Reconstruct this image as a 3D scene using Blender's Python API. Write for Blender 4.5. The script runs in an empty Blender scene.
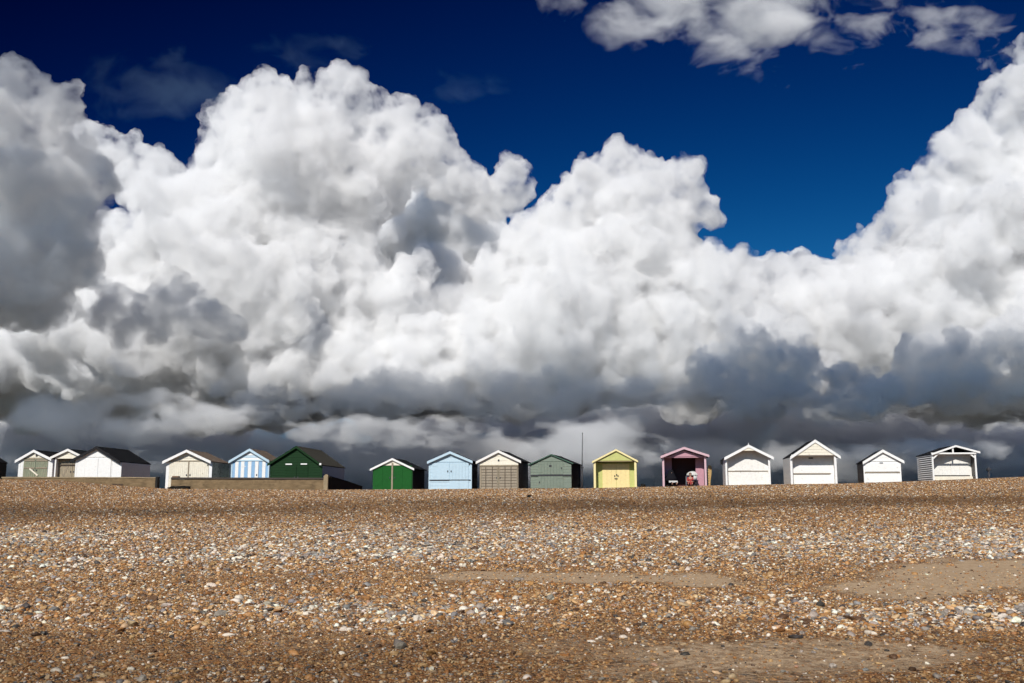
import bpy, bmesh, math, random
import numpy as np
from mathutils import Vector, Matrix, Euler

# ---------------------------------------------------------------- camera
SC = bpy.context.scene
COL = SC.collection
F_PX = 996.0                      # focal length in pixels of a 1024 wide frame (35 mm lens)
PITCH = math.radians(9.3)         # the camera looks a little up the beach at the sky
EYE = 1.6
cam = bpy.data.cameras.new('camera')
cam_ob = bpy.data.objects.new('camera', cam)
COL.objects.link(cam_ob)
SC.camera = cam_ob
cam.lens = 36.0 * F_PX / 1024.0
cam.clip_end = 90000.0
cam_ob.location = (0, 0, EYE)
cam_ob.rotation_euler = (math.pi / 2 + PITCH, 0, 0)


def ray(px, py):
    """direction of the photograph's pixel, with forward depth 1 along the lens axis"""
    x = (px - 512) / F_PX
    y = (341.5 - py) / F_PX
    return np.array([x, math.cos(PITCH) - y * math.sin(PITCH), math.sin(PITCH) + y * math.cos(PITCH)])


def at_depth(px, py, Y):
    """the point at ground distance Y in front of the camera that stands at a pixel"""
    d = ray(px, py)
    return np.array([0, 0, EYE]) + d * (Y / d[1])


# ---------------------------------------------------------------- light
SUN_EL = math.radians(40)
SUN_AZ = math.radians(199)        # behind the photographer, a little to the left
world = bpy.data.worlds.new('World')
SC.world = world
world.use_nodes = True
wn = world.node_tree
bg = wn.nodes['Background']
sky = wn.nodes.new('ShaderNodeTexSky')
sky.sky_type = 'NISHITA'
sky.sun_disc = False
sky.sun_elevation = SUN_EL
sky.sun_rotation = SUN_AZ
sky.altitude = 9000
sky.dust_density = 0.0
sky.air_density = 1.0
sky.ozone_density = 8.0


def wnode(kind, op=None, *ins):
    n = wn.nodes.new(kind)
    if op:
        n.operation = op
    for i, v in enumerate(ins):
        if v is None:
            continue
        if hasattr(v, 'links'):
            wn.links.new(v, n.inputs[i])
        else:
            n.inputs[i].default_value = v
    return n


def wmath(op, *ins):
    return wnode('ShaderNodeMath', op, *ins).outputs[0]


# the photograph was taken through a polarising filter: the sky is darkest at right angles to the sun
SUN_VEC = (math.sin(SUN_AZ) * math.cos(SUN_EL), math.cos(SUN_AZ) * math.cos(SUN_EL), math.sin(SUN_EL))
wtc = wn.nodes.new('ShaderNodeTexCoord')
wc = wnode('ShaderNodeVectorMath', 'DOT_PRODUCT', wtc.outputs['Generated'], SUN_VEC).outputs['Value']
wc2 = wmath('MULTIPLY', wc, wc)
wp = wmath('DIVIDE', wmath('SUBTRACT', 1.0, wc2), wmath('ADD', 1.0, wc2))
wpass = wmath('SUBTRACT', 1.0, wmath('MULTIPLY', wp, .95))
wsep = wn.nodes.new('ShaderNodeSeparateColor')
wn.links.new(sky.outputs[0], wsep.inputs[0])
# deep, saturated film response of the blue and green
wg = wmath('MINIMUM', wmath('MULTIPLY', wmath('POWER', wmath('MULTIPLY', wmath('MULTIPLY', wsep.outputs[1], .08), wpass), 1.64), 13.4), .30)
wb = wmath('MINIMUM', wmath('MULTIPLY', wmath('POWER', wmath('MULTIPLY', wmath('MULTIPLY', wsep.outputs[2], .08), wpass), 1.0), 2.2), .50)
wr = wmath('MULTIPLY', wmath('MULTIPLY', wg, wg), .6)
wcomb = wn.nodes.new('ShaderNodeCombineColor')
for i, v in enumerate((wr, wg, wb)):
    wn.links.new(wmath('MULTIPLY', v, 10.0), wcomb.inputs[i])
wn.links.new(wcomb.outputs[0], bg.inputs[0])
bg.inputs[1].default_value = 0.1
sun = bpy.data.lights.new('sun', 'SUN')
sun.energy = 4.5
sun.angle = math.radians(.5)
sun.color = (1, .96, .90)
sun_ob = bpy.data.objects.new('sun', sun)
COL.objects.link(sun_ob)
SUN_DIR = Vector((math.sin(SUN_AZ) * math.cos(SUN_EL), math.cos(SUN_AZ) * math.cos(SUN_EL), math.sin(SUN_EL)))
sun_ob.rotation_euler = SUN_DIR.to_track_quat('Z', 'Y').to_euler()
SC.view_settings.view_transform = 'Standard'
SC.view_settings.look = 'None'
SC.view_settings.exposure = 0
SC.view_settings.gamma = 1
SC.view_settings.use_curve_mapping = False
cy = SC.cycles
cy.max_bounces = 16
cy.volume_bounces = 12
cy.diffuse_bounces = 4
cy.transparent_max_bounces = 64
cy.use_adaptive_sampling = True
cy.adaptive_threshold = .03
cy.use_denoising = True
# ---------------------------------------------------------------- materials
MATS = {}


def nodes_of(m):
    m.use_nodes = True
    return m.node_tree, m.node_tree.nodes['Principled BSDF']


def paint(name, rgb, rough=.6, mottle=.16, grain=(3, 3, 3), bump=.15, wear=0.0, wear_rgb=(.3, .25, .19), scale=3.0):
    """painted or bare material: uneven colour, fine grain, patches where the coat has weathered"""
    if name in MATS:
        return MATS[name]
    m = bpy.data.materials.new(name)
    nt, b = nodes_of(m)
    L = nt.links.new
    tc = nt.nodes.new('ShaderNodeTexCoord')
    mp = nt.nodes.new('ShaderNodeMapping'); mp.inputs['Scale'].default_value = grain
    L(tc.outputs['Object'], mp.inputs[0])
    no = nt.nodes.new('ShaderNodeTexNoise'); no.inputs['Scale'].default_value = scale; no.inputs['Detail'].default_value = 6; no.inputs['Roughness'].default_value = .65
    L(mp.outputs[0], no.inputs['Vector'])
    r = nt.nodes.new('ShaderNodeMapRange'); r.inputs[1].default_value = .3; r.inputs[2].default_value = .7
    r.inputs[3].default_value = 1 - mottle; r.inputs[4].default_value = 1 + mottle * .5
    L(no.outputs[0], r.inputs[0])
    mul = nt.nodes.new('ShaderNodeMix'); mul.data_type = 'RGBA'; mul.blend_type = 'MULTIPLY'; mul.inputs[0].default_value = 1
    mul.inputs[6].default_value = (*rgb, 1)
    L(r.outputs[0], mul.inputs[7])
    col = mul.outputs[2]
    if wear:
        n2 = nt.nodes.new('ShaderNodeTexNoise'); n2.inputs['Scale'].default_value = 2.2; n2.inputs['Detail'].default_value = 8; n2.inputs['Roughness'].default_value = .7
        L(mp.outputs[0], n2.inputs['Vector'])
        r2 = nt.nodes.new('ShaderNodeMapRange'); r2.inputs[1].default_value = .62 - wear * .2; r2.inputs[2].default_value = .72 - wear * .15
        L(n2.outputs[0], r2.inputs[0])
        mx = nt.nodes.new('ShaderNodeMix'); mx.data_type = 'RGBA'
        L(r2.outputs[0], mx.inputs[0]); L(col, mx.inputs[6]); mx.inputs[7].default_value = (*wear_rgb, 1)
        col = mx.outputs[2]
    L(col, b.inputs['Base Color'])
    b.inputs['Roughness'].default_value = rough
    b.inputs['Specular IOR Level'].default_value = .3 if rough < .9 else .1
    bp = nt.nodes.new('ShaderNodeBump'); bp.inputs['Strength'].default_value = bump; bp.inputs['Distance'].default_value = .02
    L(no.outputs[0], bp.inputs['Height']); L(bp.outputs[0], b.inputs['Normal'])
    MATS[name] = m
    return m


WHITE = paint('white_paint', (.86, .85, .82), wear=.03, mottle=.08, wear_rgb=(.55, .52, .46))
CREAM = paint('cream_paint', (.83, .77, .63), wear=.07, mottle=.14, wear_rgb=(.5, .43, .32))
PALE = paint('off_white_paint', (.84, .82, .77), wear=.06, mottle=.1, wear_rgb=(.55, .5, .42))
BLACK = paint('black_tar_and_shade', (.012, .012, .014), rough=.8)  # also coats the huts' right sides, where the black stands for shade
FELT = paint('black_roofing_felt', (.011, .011, .012), rough=1.0, bump=.4)
FELT_BROWN = paint('brown_roofing_felt', (.17, .125, .09), rough=.95, bump=.4, mottle=.3)
FELT_OLIVE = paint('olive_roofing_felt', (.062, .056, .042), rough=.95, bump=.4, mottle=.3)
BARE = paint('weathered_bare_wood', (.36, .30, .21), grain=(8, 8, .8), mottle=.4, wear=.4, wear_rgb=(.2, .19, .14))
BARE_GREY = paint('grey_weathered_wood', (.31, .255, .185), grain=(8, 8, 1.5), mottle=.25)
BARE_DARK = paint('dark_wood', (.06, .045, .035), grain=(6, 6, 1), mottle=.3)
GREEN_DARK = paint('dark_green_paint', (.004, .032, .006), mottle=.25, rough=.8)
GREEN = paint('bright_green_paint', (.004, .09, .010), mottle=.2, rough=.75)
SAGE = paint('sage_green_paint', (.195, .235, .185), mottle=.15, wear=.1)
SKYBLUE = paint('pale_blue_paint', (.50, .65, .74), mottle=.08)
MIDBLUE = paint('mid_blue_paint', (.27, .46, .68), mottle=.1)
YELLOW = paint('butter_yellow_paint', (.83, .67, .32), mottle=.1)
YELLOW_PALE = paint('lemon_trim_paint', (.86, .74, .37), mottle=.08)
LIME = paint('lime_green_paint', (.53, .54, .19), mottle=.12)
PINK = paint('dusty_pink_paint', (.52, .275, .325), mottle=.12)
PINK_PALE = paint('pale_pink_paint', (.64, .43, .47), mottle=.1)
GREYGREEN = paint('faded_green_wood', (.27, .29, .20), grain=(7, 7, .8), mottle=.4, wear=.35, wear_rgb=(.38, .31, .22))
METAL = paint('dull_dark_metal', (.05, .05, .055), rough=.5)
GALV = paint('galvanised_metal', (.35, .36, .37), rough=.4)
CONCRETE = paint('stained_concrete', (.235, .165, .092), grain=(1, 1, 2.5), mottle=.4, wear=.35, wear_rgb=(.12, .085, .05), rough=.95, bump=.5, scale=2.0)
CONCRETE_PALE = paint('pale_concrete', (.34, .265, .165), mottle=.3, rough=.95, bump=.4)
CONCRETE_DARK = paint('shade_dark_concrete', (.03, .028, .027), mottle=.3, rough=.95)  # near black: the shade of right-facing concrete is put into the colour
# ---------------------------------------------------------------- clouds: bodies of vapour lit by the sun
def unit_ico(n):
    bm = bmesh.new()
    bmesh.ops.create_icosphere(bm, subdivisions=n, radius=1)
    v = np.array([x.co[:] for x in bm.verts])
    f = np.array([[y.index for y in x.verts] for x in bm.faces])
    bm.free()
    return v, f


def np_mesh(name, V, Fc):
    me = bpy.data.meshes.new(name)
    me.vertices.add(len(V))
    me.vertices.foreach_set('co', np.asarray(V, dtype=np.float32).ravel())
    k = Fc.shape[1]
    me.loops.add(len(Fc) * k)
    me.loops.foreach_set('vertex_index', np.asarray(Fc, dtype=np.int32).ravel())
    me.polygons.add(len(Fc))
    me.polygons.foreach_set('loop_start', np.arange(len(Fc), dtype=np.int32) * k)
    me.update(calc_edges=True)
    return me


ICO_V, ICO_F = unit_ico(2)


def vapour(free_path, albedo=.995, feature=None):
    m = bpy.data.materials.new('cloud_vapour')
    m.use_nodes = True
    n = m.node_tree.nodes
    n.clear()
    o = n.new('ShaderNodeOutputMaterial')
    v = n.new('ShaderNodeVolumePrincipled')
    v.inputs['Color'].default_value = (albedo, albedo, albedo, 1)
    v.inputs['Density'].default_value = 1 / free_path
    v.inputs['Anisotropy'].default_value = 0.0
    if feature:                                # vapour eaten away by a fine fractal
        tc = n.new('ShaderNodeTexCoord')
        no = n.new('ShaderNodeTexNoise')
        no.inputs['Scale'].default_value = 1 / feature
        no.inputs['Detail'].default_value = 5
        no.inputs['Roughness'].default_value = .6
        mr = n.new('ShaderNodeMapRange')
        mr.inputs[1].default_value = .40
        mr.inputs[2].default_value = .58
        mr.inputs[3].default_value = 0
        mr.inputs[4].default_value = 1.6 / free_path
        L = m.node_tree.links.new
        L(tc.outputs['Object'], no.inputs['Vector'])
        L(no.outputs[0], mr.inputs[0])
        L(mr.outputs[0], v.inputs['Density'])
        m.cycles.volume_step_rate = .6
    m.node_tree.links.new(v.outputs[0], o.inputs['Volume'])
    return m


def tex(kind, size, depth=2):
    t = bpy.data.textures.new(kind.lower(), kind)
    t.noise_scale = size
    if kind == 'CLOUDS':
        t.noise_depth = depth
    return t


def cloud(blobs, dist, seed, mfp=8, base=None, albedo=.998, vox=1.7, n1=11, n2=7, rag=1.0, flat=.12, stretch=None, fine=None):
    """blobs: (px, py, radius in px, relative extra depth).  mfp, vox and the ragging are in px at this distance"""
    rng = np.random.default_rng(seed)
    px1 = dist / F_PX
    C, R = [], []
    for b in blobs:
        px, py, rp = b[:3]
        k = b[3] if len(b) > 3 else 0
        c = np.array([0, 0, EYE]) + ray(px, py) * dist * (1 + k)
        r = rp * px1 * .84
        C.append(c); R.append(r)
        for i in range(n1):
            u = rng.normal(size=3); u /= np.linalg.norm(u)
            u[1] -= .4; u[2] += .1
            u /= np.linalg.norm(u)
            r1 = r * rng.uniform(.22, .55)
            c1 = c + u * (r * rng.uniform(.8, 1.02) - r1 * .35)
            C.append(c1); R.append(r1)
            if r1 / px1 < 4:
                continue
            for j in range(n2):
                u2 = rng.normal(size=3); u2 /= np.linalg.norm(u2)
                u2 += u * .7
                u2 /= np.linalg.norm(u2)
                r2 = r1 * rng.uniform(.25, .55)
                C.append(c1 + u2 * (r1 - r2 * .2)); R.append(r2)
    C = np.array(C); R = np.array(R)
    V = ICO_V[None] * R[:, None, None]
    if stretch:
        V = V * np.array(stretch)
    V = (V + C[:, None]).reshape(-1, 3)
    Fc = (ICO_F[None] + (np.arange(len(C)) * len(ICO_V))[:, None, None]).reshape(-1, 3)
    o = bpy.data.objects.new('clouds', np_mesh('clouds', V, Fc))
    COL.objects.link(o)
    if base is not None:                       # the level at which the vapour condenses: a flat underside
        zb = base
        v = V.copy()
        low = v[:, 2] < zb
        v[low, 2] = zb + (v[low, 2] - zb) * flat
        o.data.vertices.foreach_set('co', v.astype(np.float32).ravel())
    m = o.modifiers.new('union', 'REMESH'); m.mode = 'VOXEL'; m.voxel_size = vox * px1 * 1.5

    def disp(kind, size, strength, depth=2):
        d = o.modifiers.new('billow', 'DISPLACE')
        d.texture = tex(kind, size * px1, depth)
        d.texture_coords = 'GLOBAL'
        d.strength = strength * px1 * rag
        d.mid_level = .5
    disp('CLOUDS', 60, 26)
    disp('VORONOI', 30, -12)
    m = o.modifiers.new('union', 'REMESH'); m.mode = 'VOXEL'; m.voxel_size = vox * px1
    disp('VORONOI', 12, -7)
    disp('CLOUDS', 8, 7, 3)
    m = o.modifiers.new('union', 'REMESH'); m.mode = 'VOXEL'; m.voxel_size = vox * px1 * .85
    disp('CLOUDS', 3.5, 4, 3)
    dg = bpy.context.evaluated_depsgraph_get()
    me = bpy.data.meshes.new_from_object(o.evaluated_get(dg))
    o.modifiers.clear()
    old = o.data
    o.data = me
    bpy.data.meshes.remove(old)
    me.name = 'clouds'
    me.materials.clear()
    me.materials.append(vapour(mfp * px1, albedo, fine and fine * px1))
    me.polygons.foreach_set('use_smooth', [True] * len(me.polygons))
    o['kind'] = 'stuff'
    return o




def shreds(px0, px1, py0, py1, Y, deep, feature, thresh, free, seed, soft=.25, flat=1.6, albedo=.995, tint=(1, 1, 1), step=1.0):
    """a slab of broken cloud: vapour whose density is a 3D fractal noise with gaps"""
    a = at_depth(px0, py1, Y); b = at_depth(px1, py0, Y)
    mid = (a + b) / 2; mid[1] = Y + deep / 2
    h = np.array([abs(b[0] - a[0]) / 2, deep / 2, abs(b[2] - a[2]) / 2])
    bm = bmesh.new()
    bmesh.ops.create_icosphere(bm, subdivisions=4, radius=1)
    for v in bm.verts:                                   # a rounded slab
        c = np.array(v.co[:])
        c = np.sign(c) * np.abs(c) ** .55
        v.co = c * h * 1.05
    me = bpy.data.meshes.new('clouds')
    bm.to_mesh(me); bm.free()
    o = bpy.data.objects.new('clouds', me)
    o.location = mid
    o['kind'] = 'stuff'
    COL.objects.link(o)
    m = bpy.data.materials.new('torn_vapour')
    m.use_nodes = True
    nt = m.node_tree
    nt.nodes.clear()
    L = nt.links.new
    def math_(op, a_, b_=None, clamp=False):
        n = nt.nodes.new('ShaderNodeMath'); n.operation = op; n.use_clamp = clamp
        for i, v in enumerate((a_, b_)):
            if v is None: continue
            if hasattr(v, 'links'): L(v, n.inputs[i])
            else: n.inputs[i].default_value = v
        return n.outputs[0]
    out = nt.nodes.new('ShaderNodeOutputMaterial')
    vol = nt.nodes.new('ShaderNodeVolumePrincipled')
    vol.inputs['Color'].default_value = (albedo * tint[0], albedo * tint[1], albedo * tint[2], 1)
    tc = nt.nodes.new('ShaderNodeTexCoord')
    mp = nt.nodes.new('ShaderNodeMapping')
    L(tc.outputs['Object'], mp.inputs[0])
    f = feature * Y / F_PX
    mp.inputs['Scale'].default_value = (1 / f, 1 / f, flat / f)
    mp.inputs['Location'].default_value = (seed * 3.7, seed * 1.3, seed)
    no = nt.nodes.new('ShaderNodeTexNoise')
    no.inputs['Scale'].default_value = 1
    no.inputs['Detail'].default_value = 7
    no.inputs['Roughness'].default_value = .58
    no.inputs['Distortion'].default_value = .4
    L(mp.outputs[0], no.inputs['Vector'])
    # fall-off towards the slab's rim
    nm = nt.nodes.new('ShaderNodeVectorMath'); nm.operation = 'DIVIDE'
    L(tc.outputs['Object'], nm.inputs[0]); nm.inputs[1].default_value = h
    ln = nt.nodes.new('ShaderNodeVectorMath'); ln.operation = 'LENGTH'
    L(nm.outputs[0], ln.inputs[0])
    edge = math_('MULTIPLY', math_('SUBTRACT', ln.outputs['Value'], .45, True), .42)
    dens = math_('DIVIDE', math_('SUBTRACT', math_('SUBTRACT', no.outputs[0], thresh), edge), soft * .4, True)
    L(math_('MULTIPLY', dens, 1 / (free * Y / F_PX)), vol.inputs['Density'])
    L(vol.outputs[0], out.inputs['Volume'])
    me.materials.append(m)
    m.cycles.volume_step_rate = step
    return o
BASE = 540.0


def overhead_shade(targets, t, seed, free, vox=4.0):
    """added clouds, unseen above the frame, that shade the lower clouds from the sun"""
    bl = []
    for px, py, r, Y in targets:
        q = at_depth(px, py, Y) + np.array(SUN_DIR) * t
        d = q - np.array([0, 0, EYE])
        k = d[1] * math.cos(PITCH) + d[2] * math.sin(PITCH)      # depth along the lens axis
        yy = (d[2] * math.cos(PITCH) - d[1] * math.sin(PITCH)) / k * F_PX
        bl.append((d[0] / k * F_PX + 512, 341.5 - yy, r * Y / k, k / 3000. - 1))
    return cloud(bl, 3000., seed, vox=vox, n1=8, n2=4, mfp=free / 3000. * F_PX)


def row(x0, x1, dx, y, r, Y, wob=6):
    return [(x, y + wob * math.sin(x * 1.3), r * (1 + .25 * math.sin(x * .7)), Y) for x in np.arange(x0, x1, dx)]


def torn(*spec, s=1, r=(3, 9), scale=1.0):
    """many small shreds gathered where a fractal noise is dense: (cx, cy, half width, half height, count)"""
    from mathutils import noise
    rng = random.Random(s)
    out = []
    for cx, cy, w, h, n in spec:
        k = 0
        while k < n:
            a, b = rng.gauss(0, .45), rng.gauss(0, .45)
            q = noise.fractal(Vector((a * 1.6 * w / 40 / scale + s * 7, b * 2.6 * h / 40 / scale, s)), .8, 2.2, 4)
            k += .12
            if a * a + b * b < 1.2 and q > .05 + .35 * (a * a + b * b) and rng.random() < q * 2 + .2:
                out.append((cx + a * w, cy + b * h, rng.uniform(*r) * (1.1 - .6 * math.hypot(a, b)), rng.uniform(-.012, .012)))
                k += .88
    return out


def puffs(*spec, **kw):
    rng = random.Random(kw.pop('s'))
    out = []
    for x, y, w, h, n in spec:
        for i in range(n):
            a, b = rng.uniform(-1, 1), rng.uniform(-1, 1)
            if a * a + b * b > 1:
                a *= .6; b *= .6
            out.append((x + a * w, y + b * h, rng.uniform(.35, .7) * h, rng.uniform(-.02, .02)))
    return out


# the tall white tower on the left
cloud([(268, 92, 30), (236, 122, 34), (300, 108, 34), (345, 112, 36), (385, 125, 36), (425, 150, 38), (290, 180, 90, -.01), (358, 182, 62),
       (455, 180, 30), (478, 198, 34, .01), (512, 188, 28, -.01), (215, 165, 36), (150, 180, 40, .03), (110, 155, 32, .03), (90, 145, 22, .03),
       (185, 215, 50), (210, 240, 90, -.02), (110, 265, 50, -.03), (80, 290, 50, -.03), (310, 262, 66, -.04), (350, 255, 34, -.03), (335, 285, 55, -.04),
       (250, 330, 100, -.04), (405, 285, 30, -.05), (385, 335, 70, -.04), (150, 330, 90, -.03), (60, 320, 60, -.02), (440, 362, 60, -.03)],
      5200, 1, base=BASE - 30, mfp=13, fine=24)
# the tall white tower in the middle, and the long flat base under it
cloud([(622, 155, 22), (600, 185, 38), (645, 185, 36), (684, 178, 28), (690, 205, 34), (709, 206, 15), (570, 222, 45), (630, 240, 75),
       (540, 250, 46), (518, 285, 45), (600, 300, 90, -.02), (670, 275, 55), (690, 320, 75, -.03), (535, 335, 60, -.03), (560, 350, 95, -.04),
       (650, 360, 85, -.05), (475, 355, 45, -.04), (740, 350, 70, -.03), (420, 378, 60, -.05), (350, 385, 60, -.05), (800, 385, 50, -.04),
       (290, 385, 40, -.05), (560, 395, 60, -.08), (640, 398, 55, -.08)],
      5000, 2, base=BASE - 30, mfp=13, flat=.1, fine=24)
# the white bank that climbs out of the frame on the right
cloud([(735, 290, 36), (775, 288, 38), (825, 292, 42), (862, 262, 34), (770, 335, 60), (850, 330, 75, -.02), (895, 235, 30), (930, 235, 60),
       (905, 195, 22), (945, 175, 40), (985, 150, 40), (1012, 110, 42), (1045, 85, 45), (990, 250, 85), (1060, 180, 90), (920, 310, 85, -.02),
       (1010, 330, 95, -.02), (1090, 320, 100), (1150, 200, 110), (860, 390, 60), (960, 400, 60), (1080, 410, 70)],
      6000, 3, base=BASE, mfp=13, fine=24)
# the shaded bank behind the gap between the towers, with an added, mostly hidden roof that shades the far clouds
cloud([(430, 262, 60), (440, 215, 50), (400, 230, 50), (475, 240, 42), (400, 300, 60), (450, 320, 60), (520, 300, 60)] + [(x, 345 + 15 * math.sin(x), 90) for x in range(-60, 1140, 75)],
      7000, 4, base=BASE, vox=2.5)
cloud([(x, 385 + 12 * math.sin(x), 60) for x in range(-60, 1140, 55)] + [(985, 438, 40), (1035, 436, 45), (940, 440, 36)], 9000, 5, base=BASE, vox=2.5)
# the slate rain bank under that roof, its shade deepened by a lower albedo
cloud([(x, 468 + 10 * math.sin(x * 1.7), 56 + 8 * math.sin(x * .9)) for x in range(-60, 1120, 26)], 8000, 6, vox=2.2, mfp=20, albedo=.955)
# broken low cloud that still catches some sun
shreds(-160, 330, 374, 452, 3400., 500, 54, .45, 20, 3)
shreds(200, 570, 398, 458, 3500., 500, 44, .47, 30, 5)
shreds(470, 740, 402, 486, 3500., 500, 60, .43, 26, 7)
shreds(730, 1180, 424, 474, 3500., 500, 44, .47, 20, 8)
shreds(-100, 1120, 425, 492, 5600., 900, 70, .45, 30, 9, albedo=.97)
# dark shelf under the middle tower
cloud([(x, 399 + 6 * math.sin(x * .023 + 1), 23 + 6 * math.sin(x * .05 + 2)) for x in range(270, 880, 12)], 4100, 66, vox=1.6, mfp=34, fine=30, n2=4, stretch=(2.2, 1, .7), rag=1.0)
# grey mass on the left edge
cloud([(18, 92, 42), (52, 112, 34), (75, 145, 32), (82, 190, 34), (30, 180, 75), (-40, 150, 90), (60, 240, 60), (0, 280, 80), (35, 310, 45), (-60, 300, 90)],
      3600, 7, base=640, mfp=18, fine=26)
# dark lens low on the left
cloud([(130, 312, 30), (170, 306, 34), (205, 318, 28), (100, 318, 18), (235, 332, 16), (155, 326, 28), (190, 330, 24)], 4000, 8, base=655, mfp=22, fine=24)
cloud([(300, 300, 10), (316, 312, 13), (320, 330, 14), (310, 345, 14)], 4100, 81, mfp=26)
# grey heaps on the right
cloud([(745, 345, 28), (770, 352, 32), (800, 365, 32), (720, 372, 36), (838, 378, 24), (866, 382, 20), (780, 392, 30)], 4300, 9, base=470, mfp=12, fine=20)
cloud([(910, 352, 26), (945, 348, 30), (970, 362, 32), (920, 385, 46), (975, 395, 42), (880, 397, 26), (1020, 335, 32), (1050, 350, 50), (1030, 400, 50)],
      4000, 10, base=385, mfp=12, fine=22)
# small torn sheet at the top right and faint wisps
shreds(530, 950, -115, 62, 4600., 500, 64, .42, 18, 11, flat=2.0, soft=.5)
shreds(880, 1030, -12, 50, 4600., 200, 40, .43, 26, 12, soft=.5)
shreds(975, 1060, 25, 95, 4800., 200, 26, .50, 24, 13)
shreds(40, 290, 26, 124, 5000., 250, 54, .40, 380, 14, soft=.5, flat=1.5, tint=(.55, .85, 1))
shreds(235, 390, 14, 70, 5000., 200, 40, .40, 380, 15, soft=.5, flat=2.2, tint=(.55, .85, 1))
shreds(400, 520, 56, 100, 5000., 200, 36, .40, 420, 16, soft=.5, flat=2, tint=(.55, .85, 1))
overhead_shade(row(250, 900, 40, 378, 30, 4300., 5), 3000, 21, 300.)  # from here on unseen clouds, added only to darken those in view
overhead_shade(row(250, 900, 45, 405, 30, 4300., 10), 3000, 27, 70.)
overhead_shade(row(-60, 110, 45, 240, 50, 3300.) + row(-60, 90, 45, 150, 45, 3300.), 2600, 22, 2300.)
overhead_shade(row(-60, 70, 45, 320, 46, 3300.), 2600, 25, 300.)
overhead_shade([(110, 322, 24, 3700.), (150, 326, 28, 3700.), (195, 330, 28, 3700.), (230, 338, 20, 3700.), (318, 328, 26, 3900.)], 2600, 23, 60.)
overhead_shade(row(720, 880, 40, 372, 34, 4000.) + row(880, 1060, 45, 376, 52, 3700.), 2700, 24, 105.)
overhead_shade(row(250, 900, 28, 390, 30, 4250., 5), 3000, 31, 100.)
overhead_shade([(440, 215, 36, 6600.), (425, 250, 44, 6600.), (450, 290, 44, 6600.), (480, 235, 34, 6600.), (420, 320, 40, 6600.)], 3400, 26, 80.)
overhead_shade(row(250, 910, 36, 402, 28, 3900., 3), 2500, 28, 45.)
overhead_shade(row(270, 900, 28, 398, 26, 4020., 4), 2800, 34, 50.)
overhead_shade(row(-60, 260, 40, 372, 26, 4500., 8), 3000, 29, 120.)
overhead_shade(row(-60, 260, 50, 408, 28, 4500., 10), 3000, 30, 260.)
# ---------------------------------------------------------------- the shingle beach
from mathutils import noise as mnoise
CREST_Y = 58.0
crest = [(-400, 478), (0, 479), (60, 480.5), (120, 485.5), (157, 488), (170, 488.7), (300, 489.7), (360, 489.5), (480, 488.7), (590, 488), (640, 487), (700, 485.6),
         (760, 484.4), (840, 483.5), (900, 481.6), (960, 479.3), (1024, 476.6), (1150, 472), (1500, 468)]
_c = np.array([at_depth(p, r, CREST_Y) for p, r in crest])


def crest_z(x):
    return np.interp(x, _c[:, 0], _c[:, 2])


def wob(x, y, s, seed=0.0):
    """cheap smooth pseudo noise for arrays"""
    return (np.sin(x * s * 1.0 + 1.3 * np.sin(y * s * .7 + seed) + seed) + np.sin(y * s * 1.37 + 1.7 * np.sin(x * s * .53 + 2 * seed) + seed * 1.9)
            + .5 * np.sin(x * s * 2.3 - y * s * 1.9 + seed * 3)) / 2.5


def ground_z(x, y):
    x = np.asarray(x, float); y = np.asarray(y, float)
    zc = crest_z(x)
    t = np.clip((y - 7) / (CREST_Y - 7), 0, 1)
    z = zc * t
    z += .06 * np.exp(-((y - 42 - .8 * np.sin(x * .17)) / 3.0) ** 2) - .05 * np.exp(-((y - 37 - .8 * np.sin(x * .21)) / 3.0) ** 2)
    z += (.035 * wob(x, y, .55, 1.) + .02 * wob(x, y, 1.7, 4.)) * np.clip((56 - y) / 8, 0, 1)
    back = y > CREST_Y
    zb = zc - .012 * np.clip(y - CREST_Y, 0, 22) - .5 * np.clip((y - 80) / 60, 0, 1)
    z = np.where(back, zb, z)
    far = np.clip((np.abs(y) - 140) / 400, 0, 1) * (y > 0)
    z = z * (1 - far) + .6 * far
    z = np.where(y < 0, np.maximum(.055 * y, -2.5) + 0 * z, z)
    return z


def project(x, y, z):
    k = math.cos(PITCH) * y + math.sin(PITCH) * (z - EYE)
    v = -math.sin(PITCH) * y + math.cos(PITCH) * (z - EYE)
    k = np.where(k < .5, .5, k)
    return 512 + F_PX * x / k, 341.5 - F_PX * v / k


SAND = [(560, 578, 130, 5.5, 1.0), (690, 579, 60, 6, .95), (1000, 573, 125, 16, 1.0), (915, 590, 85, 10, .85), (1060, 586, 60, 20, .8), (800, 655, 190, 20, .68), (620, 648, 130, 14, .45),
        (160, 655, 120, 12, .3), (300, 640, 90, 10, .35), (980, 640, 60, 10, .3), (250, 577, 90, 5, .3), (720, 672, 160, 14, .5)]


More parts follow.
